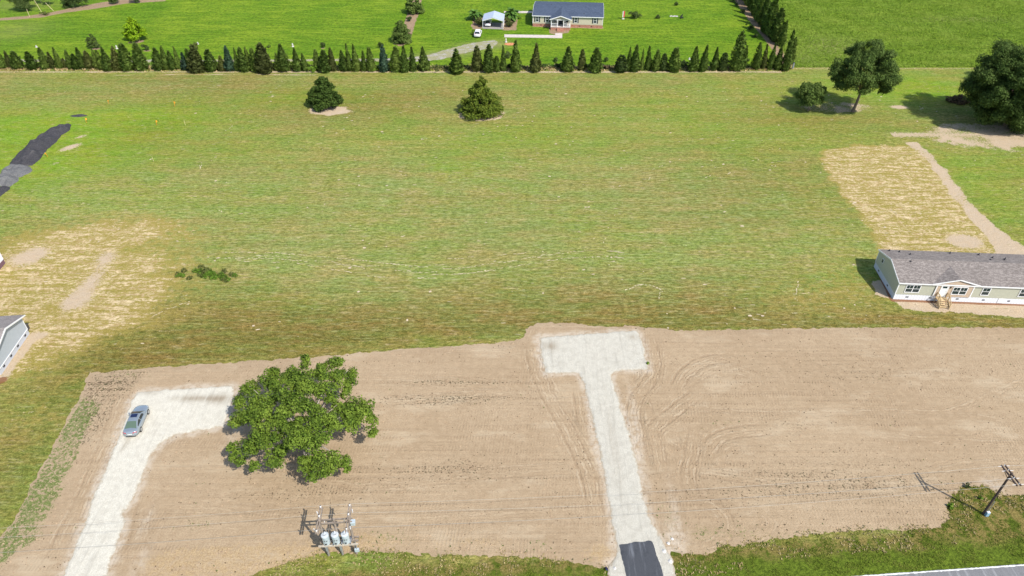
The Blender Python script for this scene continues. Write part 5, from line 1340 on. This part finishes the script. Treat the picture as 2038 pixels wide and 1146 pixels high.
def statue(px, py, h, label, seed, name='garden_statue'):
    h *= .72
    o = empty(name, at(px, py), seed, label, 'garden ornament')
    MB().box(-.28, .28, -.28, .28, 0, .18*h).build('base', M_STONE, o, bevel=.03)
    MB().tube([(0, 0, .181*h), (0, 0, .4*h), (0, 0, .62*h), (0, 0, .74*h)], [.24, .14, .24, .09], 9).build('figure', M_STONE, o)
    MB().tube([(0, 0, .745*h), (0, 0, .82*h), (0, 0, .92*h), (0, 0, h)], [.08, .14, .14, .04], 9).build('head', M_STONE, o)
statue(583, 93, 1.4, 'white garden statue on the lawn behind the middle of the hedge', .3)
statue(233, 97, 1.4, 'white garden statue behind the hedge, left of the lime tree', .8)
statue(73, 94, .8, 'white garden ornament alone on the far left of the lawn', .8)
statue(394, 88, .9, 'white garden ornament showing above the hedge right of the lime tree', .2)
statue(1372, 118, .7, 'small white ornament behind the hedge, right half of the lawn', .2)
statue(1007, 84, 1.7, 'white garden figure on the orange bed below the walkway', .5)
rb = MB(); 
p0 = at(1015, 88)
bd = sheet('orange_bark_bed', lambda X, Y: 1-np.hypot((X-p0.x)/1.5, (Y-p0.y)/1.1)+.2*fbm(X, Y, 1.2, 2), p0.x-3, p0.x+3, p0.y-3, p0.y+3, .25, plain('orange_bark', (.50, .21, .10), .9, .2, 0, .3, 4), lambda x, y, d: 0*x+.06)
M_FLR = plain('flag_red', (.50, .05, .06), .7)
o = empty('garden_flag', at(1240, 38), .3, 'red and white garden flag on a stand beside the white flowered little tree', 'flag')
MB().box(-.35, .35, -.25, .25, 0, .25).build('base', M_STONE, o, bevel=.03)
MB().bar((0, 0, .25), (0, 0, 2.5), .06).build('pole', M_GALV, o)
MB().box(.04, .42, -.03, .03, .6, 2.4).build('cloth', M_FLR, o); MB().box(-.34, -.04, -.03, .03, .6, 2.4).build('cloth', M_STONE, o)
o = empty('stone_group', at(1341, 33), 0, 'cluster of white edging stones on the lawn beside a dark bench', 'stones')
for k in range(7):
    x = -1.1+k*.36; q = MB(); q.tube([(x, .2*math.sin(k*2), -.02), (x, .2*math.sin(k*2), .15), (x, .2*math.sin(k*2), .32)], [.22, .24, .12], 7); q.build('stone', M_STONE, o)
o = empty('dark_bench', at(1357, 37), .6, 'small black leaning bench on the lawn right of the white stones', 'bench')
MB().box(-.5, .5, -.25, .25, .38, .46).build('seat', M_BLK, o); MB().bar((-.5, .28, .5), (.5, .28, 1.1), .06, .5).build('backrest', M_BLK, o)
for x in (-.42, .42): MB().box(x-.04, x+.04, -.2, .2, 0, .38).build('leg', M_BLK, o)
o = empty('marker_post', at(1577.5, 136), .2, 'grey marker post at the end of the hedge row by the meadow', 'post')
MB().box(-.16, .16, -.14, .14, 0, 1.5).build('post', plain('grey_post', (.20, .22, .25), .7), o, bevel=.02); MB().box(-.2, .2, -.17, .17, 1.505, 1.6).build('cap', M_DARK, o)
for i, (x, y, h, lx, l) in enumerate([(84,26,4.6,-1.0,'tall white leaning stake in front of the grey bare tree, top left'),(107,22,2.6,-1.6,'thin white stake leaning left at the right of the bare trees, top left'),(59,33,2.3,0,'short pale stake before the dark bushy evergreen, top left')]):
    tag(MB().tube([at(x, y), at(x, y)+Vector((lx, 0, h))], .055, 6).build('stake', M_STAKE), l, 'stake')
tag(MB().tube([at(1206.5, 1129.5)+Vector((0, 0, .0)), at(1207.5, 1134)+Vector((-.05, 0, .22)), at(1207.5, 1134)+Vector((-.02, -.25, .42))], [.10, .11, .08], 8).build('drain_pipe', plain('dark_blue_pipe', (.03, .03, .10), .5)), 'short dark blue pipe end beside the gravel driveway mouth', 'pipe')
rs = MB(); 
for k, (x, y, s_) in enumerate([(1322,1098,.22),(1224,1132,.18),(1334,1118,.22),(1330,1082,.16),(1338,1073,.15)]):
    p_ = at(x, y); m_ = MB(); m_.tube([p_+Vector((0, 0, -.03)), p_+Vector((0, 0, s_*.5)), p_+Vector((s_*.2, 0, s_*.9))], [s_*1.1, s_*1.2, s_*.5], 7)
    tag(m_.build('rock', M_STONE), ['white rock right of the asphalt apron', 'white rock left of the apron by the pipe', 'white rock nearest the road, right of the apron', 'smaller white rock higher up the driveway edge', 'topmost small white rock on the driveway edge'][k], 'rock')

# ------------------------------------------------------------------ grass and weeds with real height
def tufts(name, P, mat, size, label, blades=4, seed=1, hgt=1.0, z0=0.0):
    g = np.random.default_rng(seed); n = len(P); c = np.repeat(P, blades, 0)+np.concatenate([g.normal(size=(n*blades, 2))*size*.35, np.zeros((n*blades, 1))], 1)
    a = g.random(n*blades)*6.28; s = size*(.6+.8*g.random(n*blades)); lean = np.stack([np.cos(a)*s*.55, np.sin(a)*s*.55, s*hgt], 1); sd3 = np.stack([-np.sin(a), np.cos(a), 0*a], 1)*(s*.22)[:, None]
    V = np.stack([c-sd3, c+sd3, c+lean*.6+sd3*.8+np.array([0, 0, .0]), c+lean, c+lean*.6-sd3*.8], 1).reshape(-1, 3); V[:, 2] += z0
    F = np.arange(5*n*blades).reshape(-1, 5)
    o = link(name, np_mesh(name, V, [F], mat)); return tag(o, label, None, None, 'stuff')
ML_TUF = mat_leaf('verge_grass', (.045, .072, .006), (.135, .180, .020), (.19, .20, .045), .5)
ML_MED = mat_leaf('meadow_blades', (.075, .135, .009), (.225, .345, .028), (.28, .37, .055), .12)
ML_STR = mat_leaf('dry_blades', (.20, .15, .05), (.50, .39, .20), (.40, .33, .16), .6)
g = np.random.default_rng(5)
X = g.uniform(-40, 62, 60000); Y = g.uniform(35, 52, 60000)
mk = (sd_soil(X, Y) < .05) & (Y > road_y(X)+.35+.3*fbm(X, Y, .8, 2)) & (poly_sd(X, Y, px_poly(TEE)) < -.4) & (poly_sd(X, Y, px_poly(ELL)) < -.4) & (Y < at(0,945).y) & (fbm(X, Y, .55, 3) > -.08) & (X > -36)
tufts('verge_grass', np.stack([X[mk], Y[mk], 0*X[mk]], 1), ML_TUF, .12, 'rough green grass along the road verge', 4, 6, .6)
mk2 = (sd_soil(X, Y) < .5) & (sd_soil(X, Y) > -2.5) & (Y > road_y(X)+.2) & (poly_sd(X, Y, px_poly(TEE)) < -.1) & (g.random(len(X)) < .28) & (Y < at(0,945).y) & (fbm(X+30, Y, .6, 3) > -.05)
tufts('dry_grass', np.stack([X[mk2], Y[mk2], 0*X[mk2]+.03], 1), ML_STR, .20, 'dry straw coloured grass along the verge edge', 3, 8, .5)
X = g.uniform(-55, 90, 16000); Y = g.uniform(34, 82, 16000); D = sd_soil(X, Y)
pp = soil_attrs(X, Y, D)['zone'][:, 0]
mk = (D > .1) & (g.random(len(X)) < .012+.9*pp) & (poly_sd(X, Y, px_poly(TEE)) < -.1) & (poly_sd(X, Y, px_poly(ELL)) < -.1)
tufts('seedlings', np.stack([X[mk], Y[mk], 0*X[mk]+.05], 1), ML_SHR, .16, 'scattered seedlings and weeds on the graded soil', 3, 9, .6)
X = g.uniform(60, 215, 130000); Y = g.uniform(176, 255, 130000)
mk = (poly_sd(X, Y, MEAD) > .2)
tufts('meadow_grass', np.stack([X[mk], Y[mk], 0*X[mk]+.24], 1), ML_MED, .36, 'uncut meadow grass beyond the diagonal cypress row', 3, 10, .4)
X = g.uniform(-140, 72, 5200); yb = at(0, 136).y; Y = yb+g.normal(size=len(X))*.9
tufts('hedge_weeds', np.stack([X, Y, 0*X], 1), ML_STR, .38, 'dry weeds along the foot of the hedge row', 3, 11, .7)
mk = fbm(X, Y, .3, 2) > .05
tufts('hedge_weeds', np.stack([X[mk]+.7, Y[mk]+.4, 0*X[mk]], 1), ML_SHR, .5, 'dark green weeds between the cypresses of the hedge row', 3, 12, .7)

# clippings, clods and mown tufts: fine litter nobody could count
def flakes(name, P, ang, ln_, wd, mat, label, z, seed):
    g = np.random.default_rng(seed); n = len(P); t = np.linspace(0, 2*math.pi, 7)[:-1]; r = .65+.55*g.random((n, 6))
    lx = np.cos(t)[None]*r*ln_[:, None]*.5; ly_ = np.sin(t)[None]*r*wd[:, None]*.5; c_, s_ = np.cos(ang)[:, None], np.sin(ang)[:, None]
    V = np.stack([P[:, 0:1]+lx*c_-ly_*s_, P[:, 1:2]+lx*s_+ly_*c_, z+.03*g.random((n, 6))], 2).reshape(-1, 3)
    return tag(link(name, np_mesh(name, V, [np.arange(6*n).reshape(-1, 6)], mat)), label, None, None, 'stuff')
M_CLIP = mat_leaf('dry_clippings', (.30, .26, .14), (.52, .45, .30), (.40, .35, .20), .4)
g = np.random.default_rng(15); N_ = 2600
X = g.uniform(-125, 130, N_); Y = g.uniform(72, 172, N_); dn = fbm(X, Y, .10, 3)+.5*fbm(X*.25, Y*1.4, .5, 2)
mk = (sd_soil(X, Y) < -.3) & (dn > .05) & (np.abs(X) < Y*.82+8); X, Y = X[mk], Y[mk]; n_ = len(X)
flakes('clippings', np.stack([X, Y], 1), g.normal(size=n_)*.12+.03, .25+.9*g.random(n_)**3, .10+.16*g.random(n_), M_CLIP, 'pale dry clippings lying in rows on the mown field', .03, 16)
X = g.uniform(-75, 100, 420); Y = g.uniform(75, 165, 420); mk = (sd_soil(X, Y) < -.3) & (fbm(X+50, Y, .2, 3) > .1)
X, Y = X[mk], Y[mk]; n_ = len(X)
flakes('bare_spots', np.stack([X, Y], 1), g.random(n_)*.6, .25+.5*g.random(n_), .2+.3*g.random(n_), plain('sandy_spot', (.50, .41, .29), .95, .1, 0, .2, 3), 'small bare sandy spots in the mown field', .022, 17)
def clods(name, P, size, mat, label, seed, z):
    g = np.random.default_rng(seed); n = len(P); s = size*(.5+1.1*g.random(n)**2); a = g.random(n)*6.28
    base = np.stack([np.stack([np.cos(a+k*1.571)*s*(.7+.5*g.random(n)), np.sin(a+k*1.571)*s*(.7+.5*g.random(n)), 0*a-.02], 1) for k in range(4)], 1)
    top = np.stack([(g.random(n)-.5)*s, (g.random(n)-.5)*s, s*(.7+.5*g.random(n))], 1)[:, None]
    V = (np.concatenate([base, top], 1)+np.concatenate([P, np.full((n, 1), z)], 1)[:, None]).reshape(-1, 3); o = np.arange(n)[:, None]*5
    F = np.concatenate([o+np.array([k, (k+1) % 4, 4]) for k in range(4)], 0)
    return tag(link(name, np_mesh(name, V, [F], mat)), label, None, None, 'stuff')
M_CLOD = plain('dark_clod', (.13, .095, .06), .95, .1, 0, .5, 2); M_CLODL = plain('soil_clod', (.34, .25, .165), .95, .1, 0, .25, 2)
X = g.uniform(-55, 85, 26000); Y = g.uniform(34, 81, 26000); D = sd_soil(X, Y); za = soil_attrs(X, Y, D)['zone']
fr = (D > .3) & (poly_sd(X, Y, px_poly(TEE)) < -.3) & (poly_sd(X, Y, px_poly(ELL)) < -.3)
rowd = fbm(X*.12, Y*1.6, .8, 3)
mk = fr & (g.random(len(X)) < np.clip(.05+.5*za[:, 1]+.45*(rowd > .18), 0, 1)); clods('clods', np.stack([X[mk], Y[mk]], 1), .075, M_CLOD, 'dark clods and roots raked into lines on the soil', 18, .06)
mk = fr & (g.random(len(X)) < .5); clods('clods', np.stack([X[mk]+.3, Y[mk]+.2], 1), .085, M_CLODL, 'soil coloured clods strewn over the graded ground', 19, .06)
PT = []; AN = []; LE = []; WI = []
for pts, _, st in TRACKS_F:
    for side in (-.82, .82):
        dens = fbm(np.arange(4000)*.11, np.full(4000, side*9+st*31), 1.0, 2); q = 0
        for k in range(len(pts)-1):
            a, b_ = pts[k], pts[k+1]; L_ = (b_-a).length
            if L_ < .01: continue
            d_ = (b_-a)/L_; nrm = Vector((-d_.y, d_.x, 0)); t = 0.
            while t < L_:
                q += 1
                if dens[q % 4000] > .55-1.35*st and random.random() < st*1.45:
                    c_ = a+d_*t+nrm*(side+random.gauss(0, .10)); PT.append((c_.x, c_.y)); AN.append(math.atan2(d_.y, d_.x)+random.gauss(0, .12)); LE.append(random.uniform(.25, .9)); WI.append(random.uniform(.08, .20))
                t += .55
mk = sd_soil(np.array([p[0] for p in PT]), np.array([p[1] for p in PT])) < -.2
flakes('track_scuffs', np.array(PT)[mk], np.array(AN)[mk], np.array(LE)[mk], np.array(WI)[mk], mat_leaf('pale_scuffs', (.33, .29, .17), (.55, .48, .33), (.44, .38, .24), .4), 'broken pale scuffs of old wheel tracks curving over the mown field', .024, 23)
